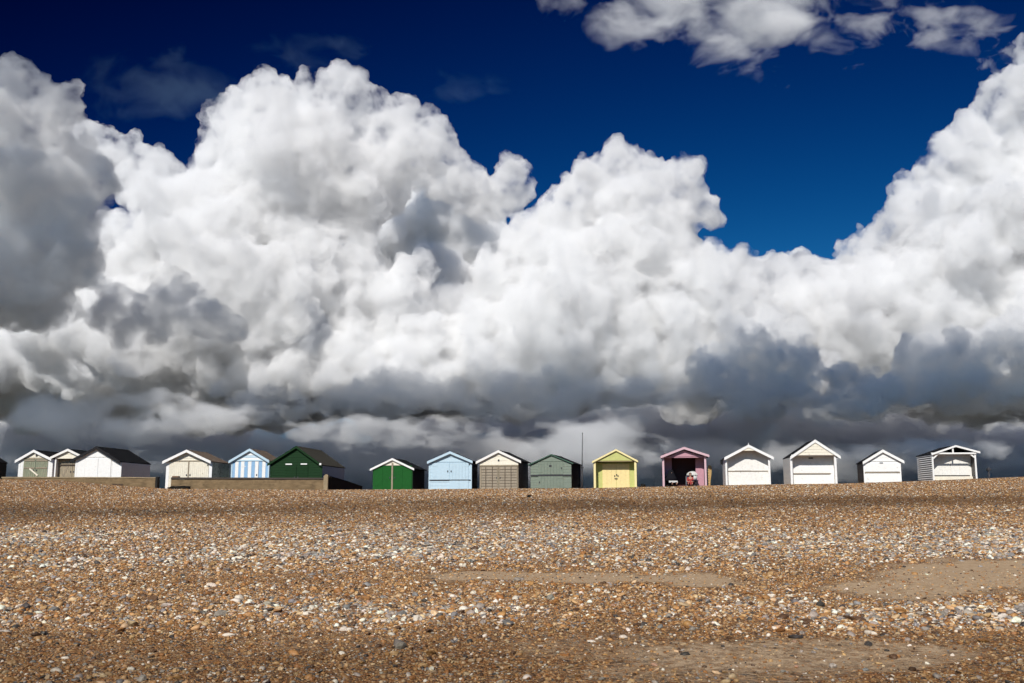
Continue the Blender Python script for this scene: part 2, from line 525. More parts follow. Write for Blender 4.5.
def zones(x, y, z):
    px, ro = project(x, y, z)
    wx = 26 * wob(x, y, 1.3, 2.) + 12 * wob(x, y, 4.1, 5.)
    wy = 3.0 * wob(x, y, 1.1, 7.) + 2.2 * wob(x, y, 3.7, 3.)
    s = np.zeros_like(px)
    for cx, cy_, w, h, a in SAND:
        d = ((px + wx - cx) / w) ** 2 + ((ro + wy - cy_) / h) ** 2
        s = np.maximum(s, a * np.clip((1.45 - d) / .9, 0, 1))
    # bands of brown shingle, and of larger pale stones
    line = 510 - .012 * (px - 200) + 3 * wob(x, y, .35, 1.) + wy * .6
    brown = np.exp(-((ro - line) / 8.0) ** 2) * np.clip(.9 + .4 * wob(x, y, .25, 6.), 0, 1)
    brown = np.maximum(brown, .8 * np.exp(-(((ro - 530 + wy) / 9) ** 2 + ((px + wx - 430) / 70) ** 2)))
    brown = np.maximum(brown, .70 * np.clip((ro + 3 * wy - 622) / 26, 0, 1))
    pale = np.exp(-((ro + wy - 546 + 5 * wob(x, y, .3, 2.)) / 18.) ** 2) * np.clip(.7 + .5 * wob(x, y, .45, 9.), 0, 1)
    pale = np.maximum(pale, .85 * np.exp(-((ro + wy * 1.5 - 612) / 12.) ** 2) * np.clip(.6 + .7 * wob(x, y, .9, 4.), 0, 1))
    pale = pale * (1 - s)
    return s, brown * (1 - pale) * (1 - s), pale


def axis(core, lo, hi, far):
    a = list(core)
    step, v = core[1] - core[0], core[0]
    while v > lo:
        step *= 1.5; v -= step; a.insert(0, max(v, lo))
    step, v = core[-1] - core[-2], core[-1]
    while v < far:
        step *= 1.5; v += step; a.append(min(v, far))
    return np.array(a)


gx = axis(np.arange(-42, 42.01, .25), -30000, 0, 30000)
gy = axis(np.concatenate([np.arange(3, 26, .14), np.arange(26, 76, .3)]), -30000, 0, 30000)
GX, GY = np.meshgrid(gx, gy)
GZ = ground_z(GX, GY)
nx, ny = len(gx), len(gy)
idx = np.arange(nx * ny).reshape(ny, nx)
quads = np.stack([idx[:-1, :-1], idx[:-1, 1:], idx[1:, 1:], idx[1:, :-1]], -1).reshape(-1, 4)
gme = np_mesh('beach', np.stack([GX, GY, GZ], -1).reshape(-1, 3), quads)
gs, gb, gp = zones(GX.ravel(), GY.ravel(), GZ.ravel())
out = (GY.ravel() < 3) | (GY.ravel() > 70)
for nm, a in (('sand', gs), ('brown', gb), ('pale', gp), ('land', np.clip((GY.ravel() - 78) / 8, 0, 1))):
    at = gme.attributes.new(nm, 'FLOAT', 'POINT')
    a = np.where(out, 0, a) if nm != 'land' else a
    at.data.foreach_set('value', a.astype(np.float32))
gme.polygons.foreach_set('use_smooth', [True] * len(gme.polygons))
beach = bpy.data.objects.new('beach', gme)
COL.objects.link(beach)
beach['kind'] = 'structure'


class NT:
    """terse node building"""
    def __init__(self, m):
        self.nt, self.b = nodes_of(m)

    def n(self, kind, ins=None, **kw):
        n = self.nt.nodes.new(kind)
        for k, v in kw.items():
            setattr(n, k, v)
        for k, v in (ins or {}).items():
            if hasattr(v, 'links'):
                self.nt.links.new(v, n.inputs[k])
            else:
                n.inputs[k].default_value = v
        return n

    def math(self, op, a, b=None, clamp=False):
        return self.n('ShaderNodeMath', {0: a, **({1: b} if b is not None else {})}, operation=op, use_clamp=clamp).outputs[0]

    def mix(self, f, a, b, blend='MIX'):
        return self.n('ShaderNodeMix', {0: f, 6: a, 7: b}, data_type='RGBA', blend_type=blend).outputs[2]

    def attr(self, name, kind='GEOMETRY', out='Fac'):
        return self.n('ShaderNodeAttribute', attribute_name=name, attribute_type=kind).outputs[out]

    def ramp(self, f, stops, interp='LINEAR'):
        r = self.n('ShaderNodeValToRGB', {0: f})
        r.color_ramp.interpolation = interp
        while len(r.color_ramp.elements) < len(stops):
            r.color_ramp.elements.new(.5)
        for e, (p, c) in zip(r.color_ramp.elements, stops):
            e.position = p
            e.color = (*c, 1)
        return r.outputs[0]


gm = bpy.data.materials.new('shingle_and_sand')
T = NT(gm)
tc = T.n('ShaderNodeTexCoord').outputs['Object']
STONES = [(0, (.30, .135, .045)), (.18, (.40, .205, .080)), (.36, (.46, .29, .14)), (.52, (.53, .365, .20)), (.62, (.15, .078, .035)), (.74, (.30, .23, .16)), (.81, (.20, .185, .17)),
          (.88, (.58, .50, .40)), (.95, (.085, .07, .06))]
v1 = T.n('ShaderNodeTexVoronoi', {'Vector': tc, 'Scale': 32.0, 'Randomness': 1.0})
v2 = T.n('ShaderNodeTexVoronoi', {'Vector': tc, 'Scale': 15.0, 'Randomness': 1.0})
s1 = T.ramp(T.n('ShaderNodeSeparateColor', {0: v1.outputs['Color']}).outputs[0], STONES, 'CONSTANT')
s2 = T.ramp(T.n('ShaderNodeSeparateColor', {0: v2.outputs['Color']}).outputs[1], STONES, 'CONSTANT')
sel = T.math('GREATER_THAN', T.n('ShaderNodeSeparateColor', {0: v2.outputs['Color']}).outputs[2], .62)
stone = T.mix(sel, s1, s2)
# grit fills the gaps between stones, coloured dark for their shadows
d1 = T.n('ShaderNodeMapRange', {0: v1.outputs['Distance'], 1: .35, 2: .75, 3: 0.0, 4: 1.0}).outputs[0]
grit_n = T.n('ShaderNodeTexNoise', {'Vector': tc, 'Scale': 60.0, 'Detail': 4.0, 'Roughness': .7})
grit = T.ramp(grit_n.outputs[0], [(.3, (.06, .035, .017)), (.5, (.17, .10, .048)), (.72, (.32, .205, .11))])
stone = T.mix(T.math('MULTIPLY', d1, .9), stone, grit)
big = T.n('ShaderNodeTexNoise', {'Vector': tc, 'Scale': .35, 'Detail': 6.0, 'Roughness': .65})
tone = T.n('ShaderNodeMapRange', {0: big.outputs[0], 1: .3, 2: .7, 3: .82, 4: 1.15}).outputs[0]
stone = T.mix(1.0, stone, (1.05, .92, .75, 1), 'MULTIPLY')
stone = T.mix(1.0, stone, T.n('ShaderNodeCombineColor', {0: tone, 1: tone, 2: tone}).outputs[0], 'MULTIPLY')
stone = T.mix(T.math('MULTIPLY', T.attr('brown'), .85), stone, T.mix(1.0, stone, (.52, .46, .39, 1), 'MULTIPLY'))
stone = T.mix(T.math('MULTIPLY', T.attr('pale'), .35), stone, (.32, .31, .30, 1))
sn = T.n('ShaderNodeTexNoise', {'Vector': tc, 'Scale': 9.0, 'Detail': 8.0, 'Roughness': .75})
sandc = T.ramp(sn.outputs[0], [(.3, (.30, .20, .112)), (.5, (.41, .285, .17)), (.7, (.48, .345, .215))])
sv = T.math('ADD', T.attr('sand'), T.math('MULTIPLY', T.math('SUBTRACT', sn.outputs[0], .5), 1.5))
smask = T.n('ShaderNodeMapRange', {0: sv, 1: .30, 2: .78, 3: 0.0, 4: 1.0}).outputs[0]
col = T.mix(smask, stone, sandc)
gn = T.n('ShaderNodeTexNoise', {'Vector': tc, 'Scale': .05, 'Detail': 5.0})
land = T.ramp(gn.outputs[0], [(.35, (.045, .043, .035)), (.65, (.085, .078, .06))])
col = T.mix(T.attr('land'), col, land)
T.nt.links.new(col, T.b.inputs['Base Color'])
T.b.inputs['Roughness'].default_value = .85
T.b.inputs['Specular IOR Level'].default_value = .25
h = T.math('MULTIPLY', T.math('SUBTRACT', 1.0, v1.outputs['Distance']), T.math('SUBTRACT', 1.0, T.math('MULTIPLY', smask, .93)))
h = T.math('ADD', h, T.math('MULTIPLY', T.math('SUBTRACT', 1.0, v2.outputs['Distance']), T.math('MULTIPLY', sel, T.math('SUBTRACT', 1.0, smask))))
h = T.math('ADD', h, T.math('MULTIPLY', sn.outputs[0], .35))
bp = T.n('ShaderNodeBump', {'Strength': 1.0, 'Distance': .03, 'Height': h})
T.nt.links.new(bp.outputs[0], T.b.inputs['Normal'])
gme.materials.append(gm)

# ---- loose stones: one object, one stone mesh per shape, set on a cloud of points
rng = np.random.default_rng(5)
pts = []


def scatter(y0, y1, per_m2, med, sig, smax, keep):
    xmax = .58 * y1 + 5.0
    n = int(per_m2 * 2 * xmax * (y1 - y0))
    x = rng.uniform(-xmax, xmax, n); y = rng.uniform(y0, y1, n)
    ok = np.abs(x) < .58 * y + 5.0 + 1.5 * rng.normal(0, 1, n)
    x, y = x[ok], y[ok]
    z = ground_z(x, y)
    s, br, pa = zones(x, y, z)
    k = rng.random(len(x)) < keep(s, br, pa)
    x, y, z, s, br, pa = (a[k] for a in (x, y, z, s, br, pa))
    r = np.minimum(med * np.exp(rng.normal(0, sig, len(x))) * (1 + .45 * pa), smax)
    pts.append(np.stack([x, y, z, r, s, br, pa], 1))


scatter(5, 17, 1050, .0098, .45, .05, lambda s, br, pa: np.clip(.72 + .4 * pa - .80 * s ** .7, .10, 1))
scatter(5, 17, 85, .025, .42, .075, lambda s, br, pa: np.clip(.28 + .7 * pa - .85 * s, .02, 1))
scatter(17, 30, 400, .0145, .42, .05, lambda s, br, pa: np.clip(.6 + .5 * pa - .78 * s, .06, 1))
scatter(17, 30, 34, .031, .34, .07, lambda s, br, pa: np.clip(.14 + .86 * pa - .85 * s, .012, 1))
scatter(30, 57.5, 130, .020, .38, .055, lambda s, br, pa: np.clip(.75 + .2 * pa, .02, 1))
P = np.concatenate(pts)
n = len(P)
pal = np.array([(.31, .145, .047), (.41, .225, .085), (.50, .325, .155), (.61, .455, .275), (.115, .065, .034), (.34, .31, .275), (.235, .235, .24), (.80, .75, .66), (.07, .064, .058), (.44, .28, .19)])
w0 = np.array([.17, .22, .18, .09, .13, .05, .03, .055, .065, .01])
wp = np.array([.05, .09, .10, .10, .05, .20, .14, .21, .06, .0])
u = rng.random(n)
pa = P[:, 6]
sizeb = np.clip((P[:, 3] - .02) / .03, 0, 1)                 # the larger stones are flints: more white and grey ones
mixw = np.clip(pa * .8 + sizeb * .55, 0, 1)[:, None]
W = np.cumsum(w0[None] * (1 - mixw) + wp[None] * mixw, 1)
W /= W[:, -1:]
ci = (u[:, None] > W).sum(1).clip(0, len(pal) - 1)
C = pal[ci] * rng.uniform(.65, 1.2, (n, 1)) * (1 + rng.normal(0, .02, (n, 3)))
C = C * (1 - .60 * P[:, 5:6] * np.array([[1.0, 1.0, 1.03]]))
C = np.clip(C * np.array([[1.08, .99, .90]]), .01, .85)
pme = bpy.data.meshes.new('shingle')
pme.vertices.add(n)
co = P[:, :3].copy()
co[:, 2] += P[:, 3] * .12
pme.vertices.foreach_set('co', co.astype(np.float32).ravel())
at = pme.attributes.new('size', 'FLOAT', 'POINT'); at.data.foreach_set('value', P[:, 3].astype(np.float32))
at = pme.attributes.new('pick', 'INT', 'POINT'); at.data.foreach_set('value', rng.integers(0, 8, n).astype(np.int32))
at = pme.attributes.new('turn', 'FLOAT_VECTOR', 'POINT')
at.data.foreach_set('vector', np.stack([rng.normal(0, .28, n), rng.normal(0, .28, n), rng.uniform(0, 6.283, n)], 1).astype(np.float32).ravel())
at = pme.attributes.new('pcol', 'FLOAT_COLOR', 'POINT')
at.data.foreach_set('color', np.concatenate([C, np.ones((n, 1))], 1).astype(np.float32).ravel())
shingle = bpy.data.objects.new('shingle', pme)
COL.objects.link(shingle)
shingle['kind'] = 'stuff'
pm = bpy.data.materials.new('flint_pebble')
T = NT(pm)
pc = T.attr('pcol', 'INSTANCER', 'Color')
pn = T.n('ShaderNodeTexNoise', {'Vector': T.n('ShaderNodeTexCoord').outputs['Object'], 'Scale': 2.2, 'Detail': 5.0, 'Roughness': .65})
f = T.n('ShaderNodeMapRange', {0: pn.outputs[0], 1: .3, 2: .7, 3: .7, 4: 1.2}).outputs[0]
T.nt.links.new(T.mix(1.0, pc, T.n('ShaderNodeCombineColor', {0: f, 1: f, 2: f}).outputs[0], 'MULTIPLY'), T.b.inputs['Base Color'])
T.b.inputs['Roughness'].default_value = .55
T.b.inputs['Specular IOR Level'].default_value = .35
pcoll = bpy.data.collections.new('pebble_shapes')
for i in range(8):
    bm = bmesh.new()
    bmesh.ops.create_icosphere(bm, subdivisions=2, radius=1)
    ax = (random.Random(i).uniform(.8, 1.25), random.Random(i + 9).uniform(.65, .95), random.Random(i + 19).uniform(.42, .7))
    for v in bm.verts:
        q = mnoise.noise(v.co * 1.1 + Vector((i * 5.1, 0, 0)))
        v.co *= 1 + .42 * q + .16 * mnoise.noise(v.co * 2.6 + Vector((0, i * 3.3, 0)))
        v.co = Vector((v.co.x * ax[0], v.co.y * ax[1], v.co.z * ax[2]))
    me = bpy.data.meshes.new('pebble'); bm.to_mesh(me); bm.free()
    me.polygons.foreach_set('use_smooth', [i < 4] * len(me.polygons))
    me.materials.append(pm)
    pcoll.objects.link(bpy.data.objects.new('pebble', me))
gg = bpy.data.node_groups.new('lay_shingle', 'GeometryNodeTree')
gg.interface.new_socket('Geometry', in_out='INPUT', socket_type='NodeSocketGeometry')
gg.interface.new_socket('Geometry', in_out='OUTPUT', socket_type='NodeSocketGeometry')
N = gg.nodes.new
gi, go = N('NodeGroupInput'), N('NodeGroupOutput')
iop = N('GeometryNodeInstanceOnPoints')
cinfo = N('GeometryNodeCollectionInfo')
cinfo.inputs[0].default_value = pcoll
cinfo.inputs['Separate Children'].default_value = True
cinfo.inputs['Reset Children'].default_value = True


def named(kind, nm):
    q = N('GeometryNodeInputNamedAttribute'); q.data_type = kind; q.inputs[0].default_value = nm
    return q.outputs[0]


GL = gg.links.new
m2p = N('GeometryNodeMeshToPoints')
GL(gi.outputs[0], m2p.inputs['Mesh']); GL(m2p.outputs[0], iop.inputs['Points'])
GL(cinfo.outputs[0], iop.inputs['Instance'])
iop.inputs['Pick Instance'].default_value = True
GL(named('INT', 'pick'), iop.inputs['Instance Index'])
e2r = N('FunctionNodeEulerToRotation')
GL(named('FLOAT_VECTOR', 'turn'), e2r.inputs[0]); GL(e2r.outputs[0], iop.inputs['Rotation'])
GL(named('FLOAT', 'size'), iop.inputs['Scale'])
GL(iop.outputs[0], go.inputs[0])
mod = shingle.modifiers.new('lay_shingle', 'NODES')
mod.node_group = gg
print('stones', n)
# ---------------------------------------------------------------- beach huts and the things around them
def tag(o, label=None, cat=None, group=None):
    if label: o['label'] = label
    if cat: o['category'] = cat
    if group: o['group'] = group
    return o


def thing(name, label, cat, loc, rz=0, group=None):
    o = bpy.data.objects.new(name, None)
    COL.objects.link(o)
    o.location = loc
    o.rotation_euler = (0, 0, rz)
    o.empty_display_size = .3
    return tag(o, label, cat, group)


def mesh_ob(name, bm, mats, parent=None, smooth=False):
    bmesh.ops.recalc_face_normals(bm, faces=bm.faces)
    me = bpy.data.meshes.new(name)
    bm.to_mesh(me); bm.free()
    for m in (mats if isinstance(mats, (list, tuple)) else [mats]):
        me.materials.append(m)
    if smooth:
        me.polygons.foreach_set('use_smooth', [True] * len(me.polygons))
    o = bpy.data.objects.new(name, me)
    COL.objects.link(o)
    if parent:
        o.parent = parent
    return o


def prism(bm, pts, y0, y1, mi=0):
    """a plate whose front outline is pts (x, z); y0 in front may be one number or one per point"""
    f = [bm.verts.new((x, (y0[i] if isinstance(y0, (list, tuple)) else y0), z)) for i, (x, z) in enumerate(pts)]
    b = [bm.verts.new((x, y1, z)) for x, z in pts]
    fs = [bm.faces.new(f), bm.faces.new(b[::-1])]
    n = len(pts)
    for i in range(n):
        fs.append(bm.faces.new((f[i], b[i], b[(i + 1) % n], f[(i + 1) % n])))
    for q in fs:
        q.material_index = mi
    return fs


def box(bm, x0, x1, y0, y1, z0, z1, mi=0):
    return prism(bm, [(x0, z0), (x1, z0), (x1, z1), (x0, z1)], y0, y1, mi)


def side_boards(bm, x_in, x_out, y0, y1, z0, z1, pitch, lap=.02, mi=0, gap=0.0):
    """overlapping weatherboards along a side wall; x_out is the outer face"""
    s = 1 if x_out > x_in else -1
    z = z0
    while z < z1 - .01:
        t = min(z + pitch - gap, z1)
        v = [bm.verts.new(c) for c in ((x_in, y0, z), (x_out + s * lap, y0, z), (x_out, y0, t), (x_in, y0, t),
                                       (x_in, y1, z), (x_out + s * lap, y1, z), (x_out, y1, t), (x_in, y1, t))]
        for q in ((0, 1, 2, 3), (7, 6, 5, 4), (0, 4, 5, 1), (1, 5, 6, 2), (2, 6, 7, 3), (3, 7, 4, 0)):
            bm.faces.new([v[i] for i in q]).material_index = mi
        z += pitch


def front_boards(bm, x0, x1, z0, z1, y, th=.025, pitch=.12, vertical=True, top=None, gap=.008, mi=lambda i: 0, lap=.012):
    """boards on a front; top(x) trims them under a slope"""
    top = top or (lambda x: z1)
    if vertical:
        n = max(1, round((x1 - x0) / pitch)); w = (x1 - x0) / n
        for i in range(n):
            a, b = x0 + i * w + gap / 2, x0 + (i + 1) * w - gap / 2
            ta, tb = min(z1, top(a)), min(z1, top(b))
            if min(ta, tb) <= z0 + .005:
                continue
            mid = [((a + b) / 2, min(z1, top((a + b) / 2)))]
            prism(bm, [(a, z0), (b, z0), (b, tb)] + mid + [(a, ta)], y, y + th, mi(i))
    else:
        n = max(1, round((z1 - z0) / pitch)); w = (z1 - z0) / n
        for i in range(n):
            za, zb = z0 + i * w, z0 + (i + 1) * w - gap
            def span(zz):
                xs = [x for x in np.linspace(x0, x1, 161) if top(x) >= zz]
                return (xs[0], xs[-1]) if xs else None
            sa, sb = span(za), span(zb)
            if not sa:
                continue
            if not sb:
                xm = (sa[0] + sa[1]) / 2
                sb = (xm - .01, xm + .01); zb = max(za + .01, min(zb, top(xm)))
            prism(bm, [(sa[0], za), (sa[1], za), (sb[1], zb), (sb[0], zb)], [y - lap, y - lap, y, y], y + th, mi(i))


HUTS = 'beach huts in a row along the top of the shingle beach'


class Hut:
    """A gabled hut.  Its outline is given by where its corners stand in the photograph at distance Y."""
    def __init__(s, label, Y, L, R, base, tipL, peak, tipR, depth, rz=0, wall=WHITE, side=None, roof=FELT, barge=WHITE, barge_w=.13, overhang=.14,
                 porch=0.0, side_pitch=.14, sides=True, side_lap=.02, side_gap=0.0, barge_th=.03):
        s.Y, s.base = Y, base
        pc = (L + R) / 2
        o = at_depth(pc, base, Y)
        s.o = o
        s.root = thing('beach_hut', label, 'beach hut', tuple(o), math.radians(rz), HUTS)
        s.xl, s.xr = s.X(L, base), s.X(R, base)
        s.D = depth
        s.porch = porch
        s.tl = (s.X(*tipL), s.Z(tipL[1])); s.pk = (s.X(*peak), s.Z(peak[1])); s.tr = (s.X(*tipR), s.Z(tipR[1]))
        s.oh = overhang
        t = .05
        # roof: one felted slab folded over the ridge
        bm = bmesh.new()
        for a, b in ((s.tl, s.pk), (s.pk, s.tr)):
            prism(bm, [a, b, (b[0], b[1] - t), (a[0], a[1] - t)], -overhang, depth + .12)
        bmesh.ops.remove_doubles(bm, verts=bm.verts, dist=1e-4)
        s.roof = mesh_ob('roof', bm, roof, s.root)
        bm = bmesh.new()                         # a capping along the ridge
        prism(bm, [(s.pk[0] - .12, s.under(s.pk[0] - .12) + t + .006), (s.pk[0], s.pk[1] + .014), (s.pk[0] + .12, s.under(s.pk[0] + .12) + t + .006), (s.pk[0], s.pk[1] + .003)], -overhang + .004, depth + .11)
        mesh_ob('ridge_cap', bm, roof, s.roof)
        # bargeboards
        for a, b in ((s.tl, s.pk), (s.pk, s.tr)):
            bm = bmesh.new()
            w = barge_w
            prism(bm, [(a[0], a[1] + .012), (b[0], b[1] + .012), (b[0], b[1] - w), (a[0], a[1] - w)], -overhang - barge_th, -overhang - .001)
            mesh_ob('bargeboard', bm, barge, s.root)
        side = side or wall
        s.wallm = wall
        # side and rear walls
        if sides:
            bm = bmesh.new()
            zl, zr = s.under(s.xl + .02) - .01, s.under(s.xr - .02) - .01
            y0 = .0 if not porch else .09
            for x, xo, zt in ((s.xl + .045, s.xl, zl), (s.xr - .045, s.xr, zr)):
                sg = 1 if xo > x else -1
                box(bm, min(x, x - sg * .02), max(x, x - sg * .02), y0 + .002, depth - .05, -.4, zt - .02, 1)
                side_boards(bm, x, xo, y0, depth, -.4, zt, side_pitch, side_lap, gap=side_gap)
            pts = [(s.xl + .05, -.4), (s.xr - .05, -.4), (s.xr - .05, s.under(s.xr - .05) - .01), (s.pk[0], s.under(s.pk[0]) - .02), (s.xl + .05, s.under(s.xl + .05) - .01)]
            prism(bm, pts, depth - .045, depth - .005)
            s.side = mesh_ob('wall', bm, [side, paint('shadow_gap_wood', (.13, .12, .11)) if side_gap else side], s.root)

    # --- picture to hut coordinates
    def X(s, px, ro):
        return at_depth(px, ro, s.Y)[0] - s.o[0]

    def Z(s, ro):
        return at_depth(512, ro, s.Y)[2] - s.o[2]

    def under(s, x):
        """height of the roof's underside over x"""
        a, b = (s.tl, s.pk) if x <= s.pk[0] else (s.pk, s.tr)
        f = (x - a[0]) / (b[0] - a[0])
        return a[1] + f * (b[1] - a[1]) - .052

    # --- pieces of the front
    def front(s, row_top=None, m=None, vertical=True, pitch=.13, y=None, name='front_wall', x0=None, x1=None, row_bot=None, mi=None, inset=.0):
        y = (s.porch if s.porch else .0) if y is None else y
        x0 = (s.xl + .055 if s.porch else s.xl + .005) if x0 is None else s.X(x0, s.base)
        x1 = (s.xr - .055 if s.porch else s.xr - .005) if x1 is None else s.X(x1, s.base)
        zt = s.Z(row_top) if row_top else 9
        zb = s.Z(row_bot) if row_bot else -.4
        bm = bmesh.new()
        top = lambda x: s.under(x) - .012
        m = m or s.wallm
        pts = [(x0, zb), (x1, zb), (x1, min(zt, top(x1)))]
        if x0 < s.pk[0] < x1 and zt > top(s.pk[0]):
            pts.append((s.pk[0], top(s.pk[0])))
        pts.append((x0, min(zt, top(x0))))
        last = len(m) if isinstance(m, (list, tuple)) else 1
        prism(bm, pts, y + .012, y + .045, 0)
        zz = min(zt, top(s.pk[0]))
        front_boards(bm, x0, x1, zb, zz, y - .012, .023, pitch, vertical, top, mi=mi or (lambda i: 0))
        return mesh_ob(name, bm, m, s.root)

    def gable(s, row_bot, m, y=None, vertical=False, pitch=.12, rows=None, drop=0.0, mi=None):
        """the triangle under the bargeboards"""
        y = -.002 if y is None else y
        zb = s.Z(row_bot)
        top = lambda x: s.under(x) - .012 - drop
        xs = [x for x in np.linspace(s.xl, s.xr, 401) if top(x) > zb + .004]
        x0, x1 = max(xs[0], s.xl + .004), min(xs[-1], s.xr - .004)
        bm = bmesh.new()
        pts = [(x0, zb), (x1, zb)]
        if top(x1) > zb + .02: pts.append((x1, top(x1)))
        pts.append((s.pk[0], top(s.pk[0])))
        if top(x0) > zb + .02: pts.append((x0, top(x0)))
        prism(bm, pts, y - .003, y + .02)
        front_boards(bm, x0, x1, zb, top(s.pk[0]) - .01, y - .025, .021, pitch, vertical, top, mi=mi or (lambda i: 0))
        return mesh_ob('gable', bm, m, s.root)

    def board(s, name, x0, x1, r0, r1, m, y=None, th=.025, parent=None):
        """a flat piece; corners in the photograph (r0 is the upper row)"""
        y = (s.porch if s.porch else 0) - .016 if y is None else y
        bm = bmesh.new()
        box(bm, s.X(x0, s.base), s.X(x1, s.base), y - th, y, s.Z(r1), s.Z(r0))
        bmesh.ops.bevel(bm, geom=bm.edges[:], offset=min(.006, th * .3), segments=1, affect='EDGES')
        o = mesh_ob(name, bm, m, s.root)
        if parent: o.parent = parent
        return o

    def brace(s, p, q, m, w=.09, y=None, th=.02, name='brace', parent=None):
        y = (s.porch if s.porch else 0) - .042 if y is None else y
        a = Vector((s.X(p[0], s.base), s.Z(p[1]))); b = Vector((s.X(q[0], s.base), s.Z(q[1])))
        d = (b - a).normalized(); nrm = Vector((-d.y, d.x)) * w / 2
        bm = bmesh.new()
        prism(bm, [tuple(a - nrm), tuple(b - nrm), tuple(b + nrm), tuple(a + nrm)], y - th, y)
        o = mesh_ob(name, bm, m, s.root)
        if parent: o.parent = parent
        return o

    def door(s, x0, x1, r0, r1, m, vertical=True, pitch=.14, y=None, hardware=True, hinge='L', label=None, mi=None, top_slope=False, lap=.004, gap=.008):
        y = (s.porch if s.porch else 0) - .016 if y is None else y
        a, b, zb, zt = s.X(x0, s.base), s.X(x1, s.base), s.Z(r1), s.Z(r0)
        bm = bmesh.new()
        top = (lambda x: s.under(x) - .03) if top_slope else None
        if not top_slope:
            box(bm, a, b, y - .012, y, zb, zt)
        front_boards(bm, a, b, zb, zt, y - .036, .023, pitch, vertical, top, mi=mi or (lambda i: 0), lap=lap, gap=gap)
        o = mesh_ob('door', bm, m, s.root)
        if label: o['label'] = label
        if hardware:
            for f in (.18, .82):
                bm = bmesh.new()
                zz = zb + (zt - zb) * f
                e, sg = (a, 1) if hinge == 'L' else (b, -1)
                xs = sorted((e + sg * .01, e + sg * .30))
                box(bm, xs[0], xs[1], y - .046, y - .037, zz - .02, zz + .02)
                mesh_ob('hinge', bm, m if not isinstance(m, (list, tuple)) else m[0], o)
            bm = bmesh.new()
            e = b - .09 if hinge == 'L' else a + .09
            box(bm, e - .03, e + .03, y - .06, y - .037, (zb + zt) / 2 - .06, (zb + zt) / 2 + .04)
            mesh_ob('handle', bm, METAL, o)
        return o

    def posts(s, m, w=.09, row_top=None, y0=-.02):
        for x in (s.xl, s.xr - w):
            bm = bmesh.new()
            zt = min(s.under(x + .005), s.under(x + w - .005)) - .004
            box(bm, x, x + w, y0, y0 + w, -.4, zt)
            bmesh.ops.bevel(bm, geom=bm.edges[:], offset=.006, segments=1, affect='EDGES')
            mesh_ob('corner_post', bm, m, s.root)

    def corner_boards(s, m, w=.1):
        for x, d in ((s.xl - .022, s.xl + w), (s.xr - w, s.xr + .022)):
            bm = bmesh.new()
            box(bm, x, d, -.03, .0 - .001 if False else -.013, -.4, min(s.under(x), s.under(d)) - .01)
            mesh_ob('corner_board', bm, m, s.root)

    def ceiling_floor(s, m, floor_m):
        bm = bmesh.new()
        box(bm, s.xl + .1, s.xr - .1, .05, s.D - .05, -.1, -.02)
        mesh_ob('floor', bm, floor_m, s.root)


# --- 0: dark hut cut by the left edge
h = Hut('dark tarred hut cut off by the left edge of the photo', 60, -54, -24, 480, (-57, 460.5), (-39, 450), (-22.2, 460.6), 3.2, rz=-3, wall=BLACK, roof=FELT, barge=BLACK)
h.front(m=BLACK, vertical=False)
h.corner_boards(BLACK)
h.door(-46, -32, 464, 480, BLACK)

# --- 1: white corners, faded green doors
h = Hut('white gabled hut with faded green wooden doors and one pale diagonal brace', 65, 16.8, 52, 481, (15.6, 460.6), (35, 450), (53.2, 458.6), 3.0, rz=-4, wall=WHITE, roof=FELT, barge=WHITE, barge_w=.16)
h.front(row_top=458, m=WHITE)
h.gable(458, CREAM, pitch=.16)
h.board('lintel', 22, 47.5, 457.6, 459.4, BARE)
d = h.door(22.2, 34.6, 459.6, 481, GREYGREEN, hinge='L')
for r in (460.6, 468): h.board('ledge', 23, 34, r - .7, r + .7, BARE_GREY, y=-.055, parent=d)
d2 = h.door(34.9, 47.3, 459.6, 481, GREYGREEN, hinge='R')
for r in (460.6, 468): h.board('ledge', 35.4, 47, r - .7, r + .7, BARE_GREY, y=-.055, parent=d2)
h.brace((29, 468.6), (38, 475.5), CREAM, y=-.077, parent=d2)
h.board('gable_post', 34.3, 36, 451.5, 456.5, METAL, y=-.05)

# --- 2: open white gabled hut behind
h = Hut('cream gabled hut with bare braced doors, half hidden behind the white black-roofed hut', 62.6, 53, 85, 481.5, (50.6, 457.2), (69, 449), (87, 457.5), 3.0, rz=-4, wall=PALE, roof=FELT, barge=PALE, barge_w=.14, porch=.35)
h.front(m=BARE, row_top=459)
h.gable(458.6, CREAM, pitch=.3)
h.posts(WHITE)
d = h.door(57, 69, 462, 481, BARE, pitch=.13, hinge='L')
h.brace((59, 478), (65, 464), BARE_GREY, parent=d)
d = h.door(69.3, 81, 462, 481, BARE, pitch=.13, hinge='R')
h.brace((71, 464), (79, 478), BARE_GREY, parent=d)
h.board('rail', 55.5, 83, 464.2, 465.6, BARE_DARK, y=.28)
h.ceiling_floor(BARE, BARE)

# --- 3: wide white hut with a black roof
h = Hut('wide white hut with a thick black roof, behind the left concrete wall', 60, 73.2, 121.3, 486, (70.6, 460), (97.7, 446.6), (122.8, 461.6), 3.7, rz=-6, wall=WHITE, side=PALE, roof=FELT, barge=BLACK, barge_w=.17, overhang=.16)
h.front(row_top=457.4, m=WHITE, pitch=.6)
h.gable(457.1, WHITE, pitch=1.2, drop=.02)
h.corner_boards(WHITE, .08)
h.door(83.4, 97, 458.4, 486, WHITE, pitch=.8, hinge='L', hardware=False)
h.door(97.15, 110.6, 458.4, 486, WHITE, pitch=.8, hinge='R', hardware=False)

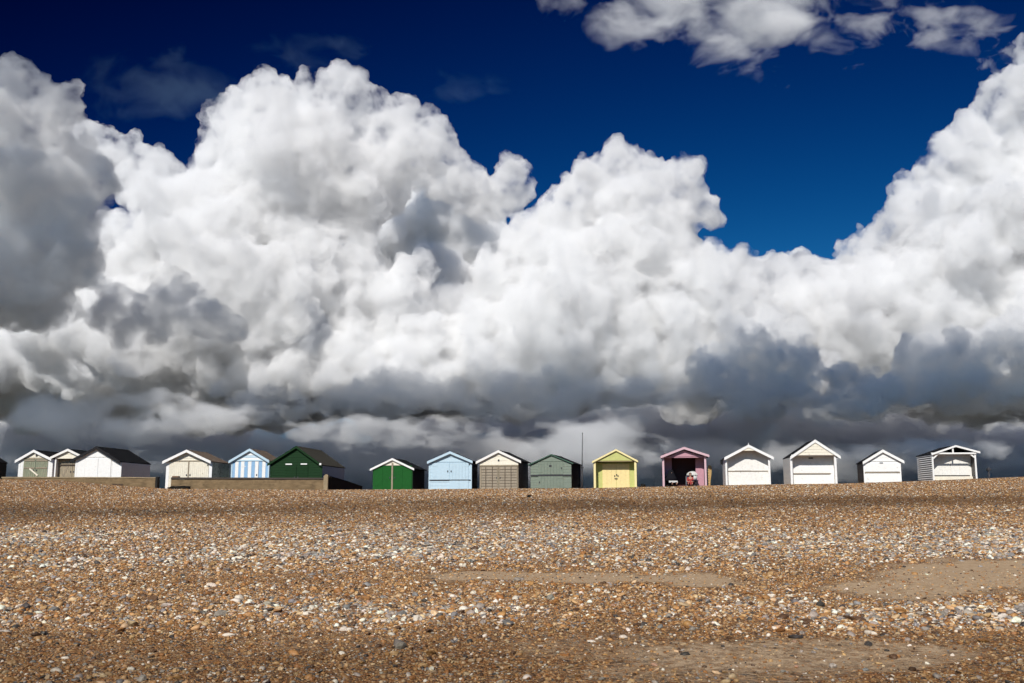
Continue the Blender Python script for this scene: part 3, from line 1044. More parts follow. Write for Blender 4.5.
# --- 4: cream hut with double doors and a brown roof
h = Hut('cream double-door hut with a brown roof, left of the blue striped one', 60, 165, 211.4, 488.4, (163.3, 461.5), (188, 450), (212.8, 461.4), 3.0, rz=-4, wall=CREAM, side=paint('pale_green_side', (.36, .38, .30), mottle=.3, wear=.5, wear_rgb=(.05, .05, .04)), roof=FELT_BROWN, barge=WHITE, barge_w=.15, overhang=.22)  # near-black patches put the side's shadow into its colour
h.front(row_top=461, m=CREAM, pitch=.13)
h.gable(460.8, CREAM, pitch=.13, y=.03)
h.corner_boards(WHITE, .16)
h.board('lintel', 167, 210, 460.4, 461.6, BARE_GREY, y=-.02)
h.door(168, 187.6, 461.9, 488, CREAM, pitch=.12, hinge='L')
h.door(188.2, 208.4, 461.9, 488, CREAM, pitch=.12, hinge='R')
h.board('door_post', 187.2, 188.5, 460.6, 478, BARE_GREY, y=-.06)
h.board('lamp', 207, 208, 464.5, 466, METAL, y=-.06)

# --- 5: blue and white stripes
h = Hut('blue and white striped hut, tucked beside the dark green one', 61.2, 230.3, 268.6, 488, (229, 461), (250.4, 448.8), (270.4, 460.8), 3.0, rz=-4, wall=SKYBLUE, roof=FELT_BROWN, barge=SKYBLUE, barge_w=.15, overhang=.14)
h.front(row_top=460.6, m=[WHITE, MIDBLUE], pitch=.205, mi=lambda i: (i + 1) % 2)
h.gable(460.4, [WHITE, SKYBLUE], pitch=.16, mi=lambda i: i % 2)
h.board('lintel', 231.5, 268, 459.6, 461.2, SKYBLUE, y=-.028)
h.corner_boards(SKYBLUE, .06)
d = h.door(240, 258, 461.6, 488, [WHITE, MIDBLUE], pitch=.205, mi=lambda i: i % 2, hinge='L')

# --- 6: large dark green hut
h = Hut('large dark green hut with two white vents, behind the right end of the concrete wall', 60, 269, 322.4, 489, (267, 464), (297, 446.2), (323.6, 465), 4.6, rz=-7, wall=GREEN_DARK, side=paint('grey_side_paint', (.42, .43, .46), mottle=.15), roof=FELT_OLIVE, barge=GREEN_DARK, barge_w=.13, overhang=.14)
h.front(m=GREEN_DARK, vertical=False, pitch=.15)
h.corner_boards(GREEN_DARK, .08)
h.door(284, 296, 465.5, 489, GREEN_DARK, vertical=False, pitch=.15, hinge='L')
h.door(296.3, 308, 465.5, 489, GREEN_DARK, vertical=False, pitch=.15, hinge='R')
h.board('vent', 284.6, 291.4, 463.6, 464.9, WHITE, y=-.055)
h.board('vent', 300.4, 307, 463.5, 464.8, WHITE, y=-.055)
h.board('gutter_end', 320.4, 322.4, 463.4, 465.4, WHITE, y=-.19)

# --- 7: bright green double doors
h = Hut('low hut with bright green double doors under a white gable', 60, 371.6, 413.2, 489.5, (369.6, 469), (393, 458.4), (415.6, 468.8), 2.5, rz=-11, wall=GREEN, side=BLACK, roof=FELT, barge=WHITE, barge_w=.11, overhang=.12)  # side wall coloured black for the shade on it
h.front(row_top=466, m=GREEN, pitch=.3)
h.gable(465.4, CREAM, pitch=.3)
h.door(372.4, 391.3, 465.8, 489.5, GREEN, pitch=.5, hinge='L')
h.door(393.2, 412.6, 465.8, 489.5, GREEN, pitch=.5, hinge='R')
h.board('door_post', 391.4, 393.1, 462.8, 489.5, BARE, y=-.06)

# --- 8: pale blue
h = Hut('pale blue hut all over with one dark line across its front', 60, 428.6, 471.6, 489, (427.3, 461.6), (450.5, 451.6), (473.2, 461.2), 2.5, rz=-6, wall=SKYBLUE, side=BLACK, roof=FELT, barge=SKYBLUE, barge_w=.14, overhang=.16)  # black on the side stands for its shade
h.front(row_top=462.3, m=SKYBLUE, pitch=.2, vertical=False)
h.gable(462, SKYBLUE, pitch=.24, y=.01)
h.corner_boards(SKYBLUE, .08)
h.door(449.6, 468.8, 462.8, 479.6, SKYBLUE, pitch=.2, hinge='R')
h.door(432, 449.2, 462.8, 479.6, SKYBLUE, pitch=1.2, hinge='L')
h.door(449.6, 468.8, 480.6, 489, SKYBLUE, pitch=.6, hardware=False)
h.board('bolt_bar', 429, 471, 479.7, 480.4, METAL, y=-.05)
h.board('lamp', 469, 470, 464, 465, METAL, y=-.04)

# --- 9: weathered panel doors
STILE = paint('dark_stile_wood', (.13, .10, .07), mottle=.25)
h = Hut('hut with grey weathered panel doors under a cream gable', 60, 479, 519, 488.7, (475.8, 461.6), (499, 450.4), (522.2, 461.2), 2.7, rz=-13, wall=BARE_GREY, side=BARE_DARK, roof=FELT, barge=PALE, barge_w=.14, overhang=.16)  # side boards coloured darker than the front
h.front(row_top=465.6, m=BARE_GREY, vertical=False, pitch=.13)
h.gable(465.4, CREAM, pitch=.3, y=-.01)
h.board('lintel', 479, 519, 464.9, 466.3, BARE, y=-.03)
d = h.door(480, 498.4, 466.6, 488.7, BARE_GREY, vertical=False, pitch=.16, hinge='L', lap=.02, gap=.03)
for x in (480.6, 485.6, 492.4, 497.6): h.board('stile', x - .4, x + .4, 466.8, 488.6, STILE if 481 < x < 497.5 or 500 < x < 517.5 else BARE, y=-.06, parent=d)
d = h.door(498.9, 518.4, 466.6, 488.7, BARE_GREY, vertical=False, pitch=.16, hinge='R', lap=.02, gap=.03)
for x in (499.4, 505.4, 511.6, 518): h.board('stile', x - .4, x + .4, 466.8, 488.6, STILE if 481 < x < 497.5 or 500 < x < 517.5 else BARE, y=-.06, parent=d)
h.board('name_plate', 498, 499.6, 459.4, 461.2, METAL, y=-.05)

# --- 10: sage green
h = Hut('sage green hut with a dark bar across its doors, beside the tall thin pole', 60, 530, 572, 488.2, (528, 464.6), (551.4, 454.4), (574, 463.6), 2.7, rz=-15, wall=SAGE, side=BLACK, roof=FELT, barge=paint('dark_sage_trim', (.06, .13, .09)), barge_w=.05, overhang=.1)  # the shaded side gets its darkness from black colour
h.front(row_top=475, m=SAGE, vertical=False, pitch=.15)
h.gable(461.4, SAGE, pitch=.4)
h.front(row_top=461.2, row_bot=474.9, m=SAGE, vertical=False, pitch=.15, name='upper_wall', y=-.001)
h.door(538, 563.6, 462, 474.4, SAGE, pitch=.2, hinge='L')
h.door(538, 563.6, 476, 488.2, SAGE, pitch=.2, hinge='R')
h.board('bolt_bar', 530.4, 571.8, 474.6, 475.9, METAL, y=-.06)
h.board('name_plate', 549.4, 552, 465, 466.6, METAL, y=-.06)
bm = bmesh.new(); box(bm, h.xr + .025, h.xr + .06, h.D - .10, h.D + .02, -.4, h.under(h.xr) - .05)
mesh_ob('corner_board', bm, PALE, h.root)

# --- 11: yellow
h = Hut('yellow hut with lime green gable and side panels around butter yellow doors', 60, 593.9, 636.8, 487.6, (592.2, 461.4), (616, 449.3), (637.9, 461), 2.6, rz=-7, wall=YELLOW_PALE, side=BARE_DARK, roof=FELT, barge=YELLOW_PALE, barge_w=.10, overhang=.1, porch=.62)
h.gable(460.6, LIME, pitch=.7, y=.0)
h.posts(YELLOW_PALE, .13)
h.front(m=LIME, row_top=462, pitch=.5)
h.board('lintel', 594.8, 636, 460.2, 461.4, YELLOW_PALE, y=.02)
h.door(602.4, 616.2, 463.6, 487.6, YELLOW, pitch=.28, hinge='L')
h.door(616.5, 629.6, 463.6, 487.6, YELLOW, pitch=.28, hinge='R')
h.board('bolt', 614.4, 617.6, 478, 478.8, METAL, y=.55)
h.board('padlock', 616, 617.2, 473.8, 475, METAL, y=.55)
h.ceiling_floor(BARE, BARE)
bm = bmesh.new(); box(bm, h.xl + .1, h.xl + .14, .1, .6, -.3, h.under(h.xl + .1) - .02); box(bm, h.xr - .14, h.xr - .1, .1, .6, -.3, h.under(h.xr - .1) - .02)
mesh_ob('porch_lining', bm, LIME, h.root)

# --- 12: open pink hut
h = Hut('dusty pink hut standing open with people sitting inside', 60, 663, 706.6, 485.6, (660.8, 456.2), (684, 447.2), (708.8, 455.4), 2.6, rz=-9, wall=PINK, side=PINK, roof=FELT, barge=PINK_PALE, barge_w=.13, overhang=.2, side_pitch=.16, side_lap=.006)
h.gable(456.6, PINK, pitch=.3, y=.04, drop=.12)
h.posts(PINK_PALE, .12)
h.board('lintel', 665, 705, 456.4, 457.8, PINK, y=.06)
h.ceiling_floor(BARE_DARK, BARE_DARK)
bm = bmesh.new()
box(bm, h.xl + .13, h.xl + .56, .95, .99, -.1, 1.78)
mesh_ob('door', bm, PINK, h.root)
bm = bmesh.new()
box(bm, h.xr - .62, h.xr - .13, .75, .79, -.1, 1.78)
mesh_ob('door', bm, PINK, h.root)
bm = bmesh.new(); box(bm, h.xl + .1, h.xr - .1, 1.9, 1.95, -.1, 2.0)  # added dark sheet that gives the inside of the hut its shade
mesh_ob('interior_shade', bm, paint('maroon_interior_shade', (.10, .035, .035)), h.root)
PINKHUT = h

# --- 13: white, clipped gable
h = Hut('white hut with a clipped gable over its porch, next right of the pink hut', 60, 726.4, 770.4, 485, (724.4, 457.6), (748.2, 445), (772.6, 457.4), 2.5, rz=-8, wall=WHITE, side=WHITE, roof=FELT, barge=WHITE, barge_w=.16, overhang=.2, porch=.42, side_lap=.003, side_pitch=.5)
h.gable(450.8, CREAM, pitch=.14, y=-.165)
h.posts(WHITE, .11)
h.front(m=PALE, pitch=.3)
h.door(736, 752, 459, 470.3, PALE, pitch=.5, hardware=False)
h.door(729, 741.4, 471.4, 485, PALE, pitch=.7, hinge='L', hardware=False)
h.door(741.8, 756.6, 471.4, 485, PALE, pitch=.95, hardware=False)
h.door(757, 768, 471.4, 485, PALE, pitch=.7, hinge='R', hardware=False)
h.board('bolt_bar', 728.6, 768.6, 470.5, 471.3, BARE_GREY, y=.36)
h.ceiling_floor(BARE, BARE)
# finial
bm = bmesh.new(); bmesh.ops.create_cone(bm, cap_ends=True, segments=8, radius1=.035, radius2=.004, depth=.16)
o = mesh_ob('finial', bm, WHITE, h.root); o.location = (h.pk[0], -.2, h.pk[1] + .06)
bm = bmesh.new(); box(bm, h.xl - .14, h.xl - .02, 2.0, 2.35, h.under(h.xl) - .3, h.under(h.xl) - .02)
mesh_ob('rear_box', bm, BLACK, h.root)

# --- 14: tall white
h = Hut('tallest white hut, with a steep triangular gable over a deep porch', 60, 791.6, 837, 484.4, (790.4, 456.6), (814.6, 439.8), (839.4, 456.4), 2.6, rz=-6, wall=WHITE, side=PALE, roof=FELT, barge=WHITE, barge_w=.17, overhang=.12, porch=.6, side_lap=.003, side_pitch=.4)
h.gable(455.2, CREAM, pitch=.17, y=-.06)
h.posts(WHITE, .13)
h.board('lintel', 793, 836, 454.6, 456, WHITE, y=-.02)
h.front(m=WHITE, row_top=455, pitch=.5)
h.door(795.6, 814, 466, 472.8, WHITE, pitch=1.2, hardware=False)
h.door(814.3, 834, 466, 472.8, WHITE, pitch=1.2, hardware=False)
h.door(795.6, 834, 474.2, 484.4, WHITE, pitch=2.6, vertical=True, hardware=False)
h.board('bolt_bar', 795.4, 832.4, 473, 474, BARE_GREY, y=.53)
h.board('name_plate', 811.6, 816, 457.2, 458.4, METAL, y=.55)
h.ceiling_floor(BARE, BARE)

# --- 15: small white
h = Hut('small white hut with a pale door line, left of the open-truss one', 60, 865.4, 900.4, 482.4, (863.2, 461.8), (882.2, 449.8), (902.6, 461.2), 2.6, rz=-11, wall=WHITE, side=BARE_DARK, roof=FELT, barge=WHITE, barge_w=.16, overhang=.14)
h.front(row_top=461.6, m=WHITE, pitch=.25, vertical=False)
h.gable(461.4, WHITE, pitch=.18)
h.corner_boards(WHITE, .07)
h.door(866.8, 899, 463, 471.6, WHITE, pitch=2.2, hardware=False)
h.door(866.8, 899, 473.4, 482.4, WHITE, pitch=2.2, hardware=False)
h.board('bolt_bar', 866, 899.6, 471.9, 472.9, BARE_GREY, y=-.05)
h.board('name_plate', 880.6, 884, 462.2, 463.4, GALV, y=-.06)

# --- 16: open truss
h = Hut('white hut with an open roof truss, slatted side and braced porch posts', 60, 934, 976.8, 480.2, (931.8, 453.6), (955, 445.4), (978.4, 452), 3.0, rz=-6, wall=WHITE, side=WHITE, roof=FELT, barge=WHITE, barge_w=.10, overhang=.1, porch=.75, side_pitch=.125, side_gap=.055)
h.posts(WHITE, .09)
h.board('tie_beam', 933.5, 977, 452.6, 454.2, WHITE, y=-.02, th=.06)
h.board('king_post', 954, 955.4, 447.4, 452.8, WHITE, y=-.02, th=.06)
h.brace((935.4, 458.4), (940, 454), WHITE, w=.08, y=.02, th=.05)
h.brace((975.4, 457.6), (970.8, 453.6), WHITE, w=.08, y=.02, th=.05)
h.front(m=PALE, row_top=452.5, pitch=.25)
h.door(939, 955, 458, 474.8, PALE, pitch=.5, hinge='L', hardware=False)
h.door(955.3, 973, 458, 474.8, PALE, pitch=.5, hinge='R', hardware=False)
h.board('bolt_bar', 937, 973.6, 475, 476, BARE_DARK, y=.66)
h.board('bench_panel', 936.5, 974.5, 476.4, 480.2, CREAM, y=.4)
h.ceiling_floor(BARE, BARE)

# ---------------------------------------------------------------- concrete walls
def wall_px(name, label, x0, x1, top0, top1, Y, th, m, bottom=-.8):
    a, b = at_depth(x0, top0, Y), at_depth(x1, top1, Y)
    o = thing(name, label, 'wall', ((a[0] + b[0]) / 2, Y, min(float(ground_z(a[0], Y)), float(ground_z(b[0], Y)))))
    o['kind'] = 'thing'
    return o, a - np.array(o.location), b - np.array(o.location)


def wobble(bm, cuts, amp, seed):
    bmesh.ops.subdivide_edges(bm, edges=[e for e in bm.edges if e.calc_length() > .8], cuts=cuts, use_grid_fill=True)
    for v in bm.verts:
        v.co += Vector((0, mnoise.noise(v.co * 1.3 + Vector((seed, 0, 0))), mnoise.noise(v.co * 1.7 + Vector((0, seed, 5))))) * amp


# left wall
root, a, b = wall_px('concrete_wall', 'low stained concrete wall in front of the white black-roofed hut', 2, 155.5, 476.8, 477.2, 58.7, .3, CONCRETE)
bm = bmesh.new(); prism(bm, [(a[0], -.7), (b[0], -.7), (b[0], b[2] - .06), (a[0], a[2] - .06)], 0, .3)
wobble(bm, 20, .03, 1)
mesh_ob('wall_face', bm, CONCRETE, root)
bm = bmesh.new(); prism(bm, [(a[0] - .02, a[2] - .06), (b[0] + .02, b[2] - .06), (b[0] + .02, b[2]), (a[0] - .02, a[2])], -.03, .33)
wobble(bm, 20, .012, 2)
mesh_ob('coping', bm, CONCRETE_PALE, root)
bm = bmesh.new(); box(bm, b[0] + .022, b[0] + .14, -.05, .34, -.7, b[2] + .03)
mesh_ob('end_face', bm, CONCRETE_DARK, root)  # the wall's end face, coloured near black for its shade
c = at_depth(118, 481, 58.7)[0] - root.location.x
bm = bmesh.new(); box(bm, c - .32, c + .32, -.05, -.031, -.1, .24)
bmesh.ops.bevel(bm, geom=bm.edges[:], offset=.012, segments=2, affect='EDGES')
mesh_ob('rusty_plate', bm, paint('rust_stain', (.09, .055, .03), mottle=.5), root)

# right wall with its pier and the wing wall, its black standing for shade
root, a, b = wall_px('concrete_wall', 'long brown concrete wall below the striped and dark green huts', 171.2, 324, 478.2, 478.6, 58.7, .3, CONCRETE)
bm = bmesh.new(); prism(bm, [(a[0], -.7), (b[0], -.7), (b[0], b[2] - .05), (a[0], a[2] - .05)], 0, .3)
wobble(bm, 24, .02, 3)
mesh_ob('wall_face', bm, CONCRETE, root)
bm = bmesh.new(); prism(bm, [(a[0], a[2] - .05), (b[0], b[2] - .05), (b[0], b[2] + .05), (a[0], a[2] + .05)], -.045, .26)
wobble(bm, 24, .012, 4)
mesh_ob('coping', bm, BARE_DARK, root)
c0, c1 = at_depth(172, 476, 58.7)[0] - root.location.x, at_depth(178.6, 476, 58.7)[0] - root.location.x
bm = bmesh.new(); box(bm, c0, c1, -.02, .30, a[2] + .031, a[2] + .13)
bmesh.ops.bevel(bm, geom=bm.edges[:], offset=.02, segments=2, affect='EDGES')
mesh_ob('loose_block', bm, CONCRETE_DARK if False else paint('rust_brown_block', (.20, .12, .07), mottle=.3), root)
p0, p1 = at_depth(323.6, 476, 58.7)[0] - root.location.x, at_depth(328.2, 476, 58.7)[0] - root.location.x
zt = at_depth(326, 474.2, 58.7)[2] - root.location.z
bm = bmesh.new(); prism(bm, [(p0 + .01, -.7), (p1, -.7), (p1, zt - .03), ((p0 + p1) / 2, zt), (p0 + .01, zt - .10)], -.06, .36)
bmesh.ops.bevel(bm, geom=bm.edges[:], offset=.015, segments=2, affect='EDGES')
mesh_ob('pier', bm, CONCRETE_PALE, root)
# wing wall runs back and down from the pier
A = at_depth(328, 477.0, 58.9); B = at_depth(360.5, 487.2, 64.0)
o = Vector((A[0], A[1], float(ground_z(A[0], A[1]))))
wing = thing('wing_wall', 'shade-black wing wall sloping down from the end of the long concrete wall', 'wall', o)
wing['kind'] = 'thing'
d = Vector((B[0] - A[0], B[1] - A[1], 0)); nn = Vector((-d.y, d.x, 0)).normalized() * .12
bm = bmesh.new()
vs = []
for sgn in (1, -1):
    vs.append([bm.verts.new(c) for c in (Vector((0, 0, -.8)) + nn * sgn, d + Vector((0, 0, -.8)) + nn * sgn, d + Vector((0, 0, B[2] - o.z)) + nn * sgn,
                                         d * .5 + Vector((0, 0, (A[2] + B[2]) / 2 - o.z + .03)) + nn * sgn, Vector((0, 0, A[2] - o.z)) + nn * sgn)])
bm.faces.new(vs[0]); bm.faces.new(vs[1][::-1])
for i in range(5):
    bm.faces.new((vs[0][i], vs[1][i], vs[1][(i + 1) % 5], vs[0][(i + 1) % 5]))
mesh_ob('wall_face', bm, CONCRETE_DARK, wing)  # black here is the shade of this side, set as colour
bm = bmesh.new()
dn = d.normalized()
q = [Vector((0, 0, A[2] - o.z + .002)), d * .5 + Vector((0, 0, (A[2] + B[2]) / 2 - o.z + .032)), d + Vector((0, 0, B[2] - o.z + .002))]
for i in range(2):
    f = [q[i] - nn * 1.3, q[i + 1] - nn * 1.3, q[i + 1] + nn * 1.3, q[i] + nn * 1.3]
    lo = [bm.verts.new(v) for v in f]; hi = [bm.verts.new(v + Vector((0, 0, .05))) for v in f]
    bm.faces.new(lo[::-1]); bm.faces.new(hi)
    for k in range(4): bm.faces.new((lo[k], lo[(k + 1) % 4], hi[(k + 1) % 4], hi[k]))
mesh_ob('coping', bm, CONCRETE_DARK, wing)

# ---------------------------------------------------------------- pole, marker post, leaning board, dark clumps
def tube(bm, p, q, r0, r1, seg=10):
    p, q = Vector(p), Vector(q)
    z = (q - p).normalized(); x = z.orthogonal().normalized(); y = z.cross(x)
    rings = []
    for c, r in ((p, r0), (q, r1)):
        rings.append([bm.verts.new(c + (x * math.cos(t) + y * math.sin(t)) * r) for t in (2 * math.pi * k / seg for k in range(seg))])
    for k in range(seg):
        bm.faces.new((rings[0][k], rings[0][(k + 1) % seg], rings[1][(k + 1) % seg], rings[1][k]))
    bm.faces.new(rings[0][::-1]); bm.faces.new(rings[1])


b0 = at_depth(582.3, 488.2, 61.5); t0 = at_depth(582.5, 433.5, 61.5); m0 = at_depth(582.3, 466, 61.5)
root = thing('flagpole', 'tall thin dark flagpole without a flag, right of the sage green hut', 'flagpole', tuple(b0))
bm = bmesh.new(); tube(bm, (0, 0, -.4), (0, 0, m0[2] - b0[2]), .055, .05); mesh_ob('lower_pole', bm, METAL, root, True)
bm = bmesh.new(); tube(bm, (0, 0, m0[2] - b0[2] - .1), (t0[0] - b0[0], 0, t0[2] - b0[2]), .028, .02); mesh_ob('upper_pole', bm, METAL, root, True)
bm = bmesh.new(); bmesh.ops.create_uvsphere(bm, u_segments=10, v_segments=8, radius=.035); o = mesh_ob('finial', bm, METAL, root, True); o.location = (t0[0] - b0[0], 0, t0[2] - b0[2] + .02)
bm = bmesh.new(); box(bm, -.09, .09, -.06, .06, m0[2] - b0[2] - .14, m0[2] - b0[2] - .04); mesh_ob('clamp', bm, METAL, root)

b0 = at_depth(989.3, 478.2, 61); t0 = at_depth(989, 467.6, 61)
root = thing('marker_post', 'short dark post with a wider head, right of the open-truss hut', 'post', tuple(b0))
hh = t0[2] - b0[2]
bm = bmesh.new(); tube(bm, (0, 0, -.4), (0, 0, hh - .2), .045, .045); mesh_ob('post', bm, METAL, root, True)
bm = bmesh.new(); box(bm, -.11, .09, -.1, .1, hh - .2, hh - .04); bmesh.ops.bevel(bm, geom=bm.edges[:], offset=.02, segments=2, affect='EDGES'); mesh_ob('head', bm, METAL, root)
bm = bmesh.new(); tube(bm, (0, 0, hh - .04), (0, 0, hh + .03), .05, .02); mesh_ob('cap', bm, METAL, root)

b0 = at_depth(709, 485.6, 60.4)
root = thing('leaning_board', 'tan wooden board propped upright beside the right wall of the pink hut', 'board', tuple(b0))
bm = bmesh.new()
hz = at_depth(709, 465, 60.4)[2] - b0[2]
prof = [(-.07, -.1), (.06, -.1), (.10, hz * .25), (.17, hz * .6), (.20, hz * .85), (.16, hz * .97), (.05, hz), (-.03, hz * .93), (-.04, hz * .7), (-.06, hz * .4)]
prism(bm, prof, -.03, .03)
bmesh.ops.bevel(bm, geom=bm.edges[:], offset=.012, segments=2, affect='EDGES')
mesh_ob('panel', bm, paint('tan_varnished_wood', (.50, .33, .13), grain=(6, 6, 1), mottle=.25), root)
for i in range(6):
    bm = bmesh.new(); zz = hz * (.12 + .13 * i)
    box(bm, -.10, .02, -.05, -.031, zz, zz + .05)
    mesh_ob('batten', bm, paint('pale_batten', (.62, .46, .24)), root)


def heap(name, label, cat, px, ro, Y, w, hgt, m, seed):
    p = at_depth(px, ro, Y)
    z = float(ground_z(p[0], Y))
    bm = bmesh.new()
    bmesh.ops.create_icosphere(bm, subdivisions=4, radius=1)
    for v in bm.verts:
        q = mnoise.fractal(v.co * 1.6 + Vector((seed, 0, 0)), .8, 2.1, 4)
        v.co *= 1 + .45 * q
        v.co = Vector((v.co.x * w / 2, v.co.y * w / 3, v.co.z * hgt))
    o = mesh_ob(name, bm, m, None, True)
    o.location = (p[0], Y, z + .02)
    return tag(o, label, cat)


CLUMP = paint('black_clump', (.018, .016, .013), rough=.9, bump=.8)  # one near-black colour for the three low heaps
heap('dark_clump', 'black clump heaped at the left foot of the long concrete wall', 'dark_heap', 179, 487.5, 58.2, 1.5, .13, CLUMP, 3)
heap('dark_clump', 'small black clump alone on the shingle below the sage green hut', 'dark_heap', 529.5, 499.4, 45.0, .24, .085, CLUMP, 8)
heap('dark_clump', 'dark clump at the foot of the yellow hut, on its right', 'dark_heap', 643, 486.4, 60.5, .42, .2, CLUMP, 12)
# ---------------------------------------------------------------- the people in the pink hut
def skinned(name, joints, bones, mat, parent=None, loc=(0, 0, 0), rz=0, sub=2):
    me = bpy.data.meshes.new(name)
    keys = list(joints)
    me.from_pydata([joints[k][0] for k in keys], [(keys.index(a), keys.index(b)) for a, b in bones], [])
    o = bpy.data.objects.new(name, me)
    COL.objects.link(o)
    m = o.modifiers.new('skin', 'SKIN')
    m.use_smooth_shade = True
    for i, k in enumerate(keys):
        r = joints[k][1]
        me.skin_vertices[0].data[i].radius = (r, r) if not isinstance(r, tuple) else r
        me.skin_vertices[0].data[i].use_root = (i == 0)
    s = o.modifiers.new('sub', 'SUBSURF'); s.levels = sub; s.render_levels = sub
    dg = bpy.context.evaluated_depsgraph_get()
    m2 = bpy.data.meshes.new_from_object(o.evaluated_get(dg))
    o.modifiers.clear(); o.data = m2; bpy.data.meshes.remove(me)
    m2.name = name
    m2.materials.clear(); m2.materials.append(mat)
    m2.polygons.foreach_set('use_smooth', [True] * len(m2.polygons))
    if parent: o.parent = parent
    o.location = loc; o.rotation_euler = (0, 0, rz)
    return o


LOW = .33


def seated(label, loc, rz, top_m, leg_m, hair_m, skin_m, hold=.0):
    """a person sitting, facing -y: one body, with hair and clothing over it"""
    J = {'pelvis': ((0, 0, .46), (.15, .12)), 'waist': ((0, .03, .62), (.13, .10)), 'chest': ((0, .03, .82), (.16, .11)), 'neck': ((0, .0, .99), .055), 'head0': ((0, -.02, 1.06), .075),
         'head1': ((0, -.03, 1.15), (.078, .09)), 'head2': ((0, -.01, 1.22), .06)}
    B = [('pelvis', 'waist'), ('waist', 'chest'), ('chest', 'neck'), ('neck', 'head0'), ('head0', 'head1'), ('head1', 'head2')]
    for n, s in (('l', -1), ('r', 1)):
        J['sh' + n] = ((s * .18, .03, .91), .06); J['el' + n] = ((s * .24, -.06, .66), .046); J['wr' + n] = ((s * .12, -.28, .62), .03); J['pa' + n] = ((s * .08, -.35, .62), (.038, .02))
        B += [('chest', 'sh' + n), ('sh' + n, 'el' + n), ('el' + n, 'wr' + n), ('wr' + n, 'pa' + n)]
        for f in range(4):
            k = f'f{n}{f}'
            J[k] = ((s * (.055 + .018 * f), -.40 - .012 * (1.5 - abs(f - 1.5)), .612), .0085); J[k + 'b'] = ((s * (.05 + .018 * f), -.43 - .012 * (1.5 - abs(f - 1.5)), .595), .007)
            B += [('pa' + n, k), (k, k + 'b')]
        J['t' + n] = ((s * .045, -.345, .63), .0095); J['t' + n + 'b'] = ((s * .025, -.375, .625), .008)
        B += [('pa' + n, 't' + n), ('t' + n, 't' + n + 'b')]
        J['hi' + n] = ((s * .10, -.02, .46), .09); J['kn' + n] = ((s * .13, -.42, .48), .062); J['an' + n] = ((s * .13, -.46, .09), .042); J['to' + n] = ((s * .15, -.62, .04), .035)
        B += [('pelvis', 'hi' + n), ('hi' + n, 'kn' + n), ('kn' + n, 'an' + n), ('an' + n, 'to' + n)]
    for k, (c, r) in list(J.items()):            # low on the beach, legs stretched out
        c = (c[0], c[1], c[2] - LOW)
        if k[:2] == 'kn': c = (c[0], -.40, .24)
        if k[:2] == 'an': c = (c[0], -.74, .09)
        if k[:2] == 'to': c = (c[0], -.82, .20)
        J[k] = (c, r)
    body = skinned('person', J, B, skin_m, None, loc, rz)
    tag(body, label, 'person')
    # face
    for s in (-1, 1):
        bm = bmesh.new(); bmesh.ops.create_uvsphere(bm, u_segments=8, v_segments=6, radius=.013)
        o = mesh_ob('eye', bm, METAL, body, True); o.location = (s * .03, -.112, 1.145 - LOW)
        bm = bmesh.new(); bmesh.ops.create_uvsphere(bm, u_segments=8, v_segments=6, radius=.028)
        for v in bm.verts: v.co.x *= .4
        o = mesh_ob('ear', bm, skin_m, body, True); o.location = (s * .082, -.02, 1.13 - LOW)
    bm = bmesh.new(); bmesh.ops.create_cone(bm, cap_ends=True, segments=8, radius1=.018, radius2=.006, depth=.05)
    o = mesh_ob('nose', bm, skin_m, body, True); o.location = (0, -.122, 1.12 - LOW); o.rotation_euler = (math.radians(15), 0, 0)
    bm = bmesh.new(); box(bm, -.024, .024, -.006, .004, -.006, .006)
    o = mesh_ob('mouth', bm, paint('lip', (.35, .10, .09)), body); o.location = (0, -.112, 1.08 - LOW)
    bm = bmesh.new(); bmesh.ops.create_uvsphere(bm, u_segments=16, v_segments=12, radius=.105)
    for v in bm.verts:
        if v.co.z < .0 and v.co.y < -.01: v.co.y = -.01
        if v.co.z < -.03: v.co.z *= 1.3
    o = mesh_ob('hair', bm, hair_m, body, True); o.location = (0, .015, 1.185 - LOW)
    # clothes sit just over the body
    up = {k: J[k] for k in ('pelvis', 'waist', 'chest', 'shl', 'ell', 'shr', 'elr')}
    grow = {k: (v[0], tuple(x + .018 for x in v[1]) if isinstance(v[1], tuple) else v[1] + .018) for k, v in up.items()}
    skinned('top', grow, [('pelvis', 'waist'), ('waist', 'chest'), ('chest', 'shl'), ('shl', 'ell'), ('chest', 'shr'), ('shr', 'elr')], top_m, body)
    lo = {k: J[k] for k in ('pelvis', 'hil', 'knl', 'anl', 'hir', 'knr', 'anr')}
    grow = {k: (v[0], tuple(x + .014 for x in v[1]) if isinstance(v[1], tuple) else v[1] + .014) for k, v in lo.items()}
    skinned('trousers', grow, [('pelvis', 'hil'), ('hil', 'knl'), ('knl', 'anl'), ('pelvis', 'hir'), ('hir', 'knr'), ('knr', 'anr')], leg_m, body)
    return body


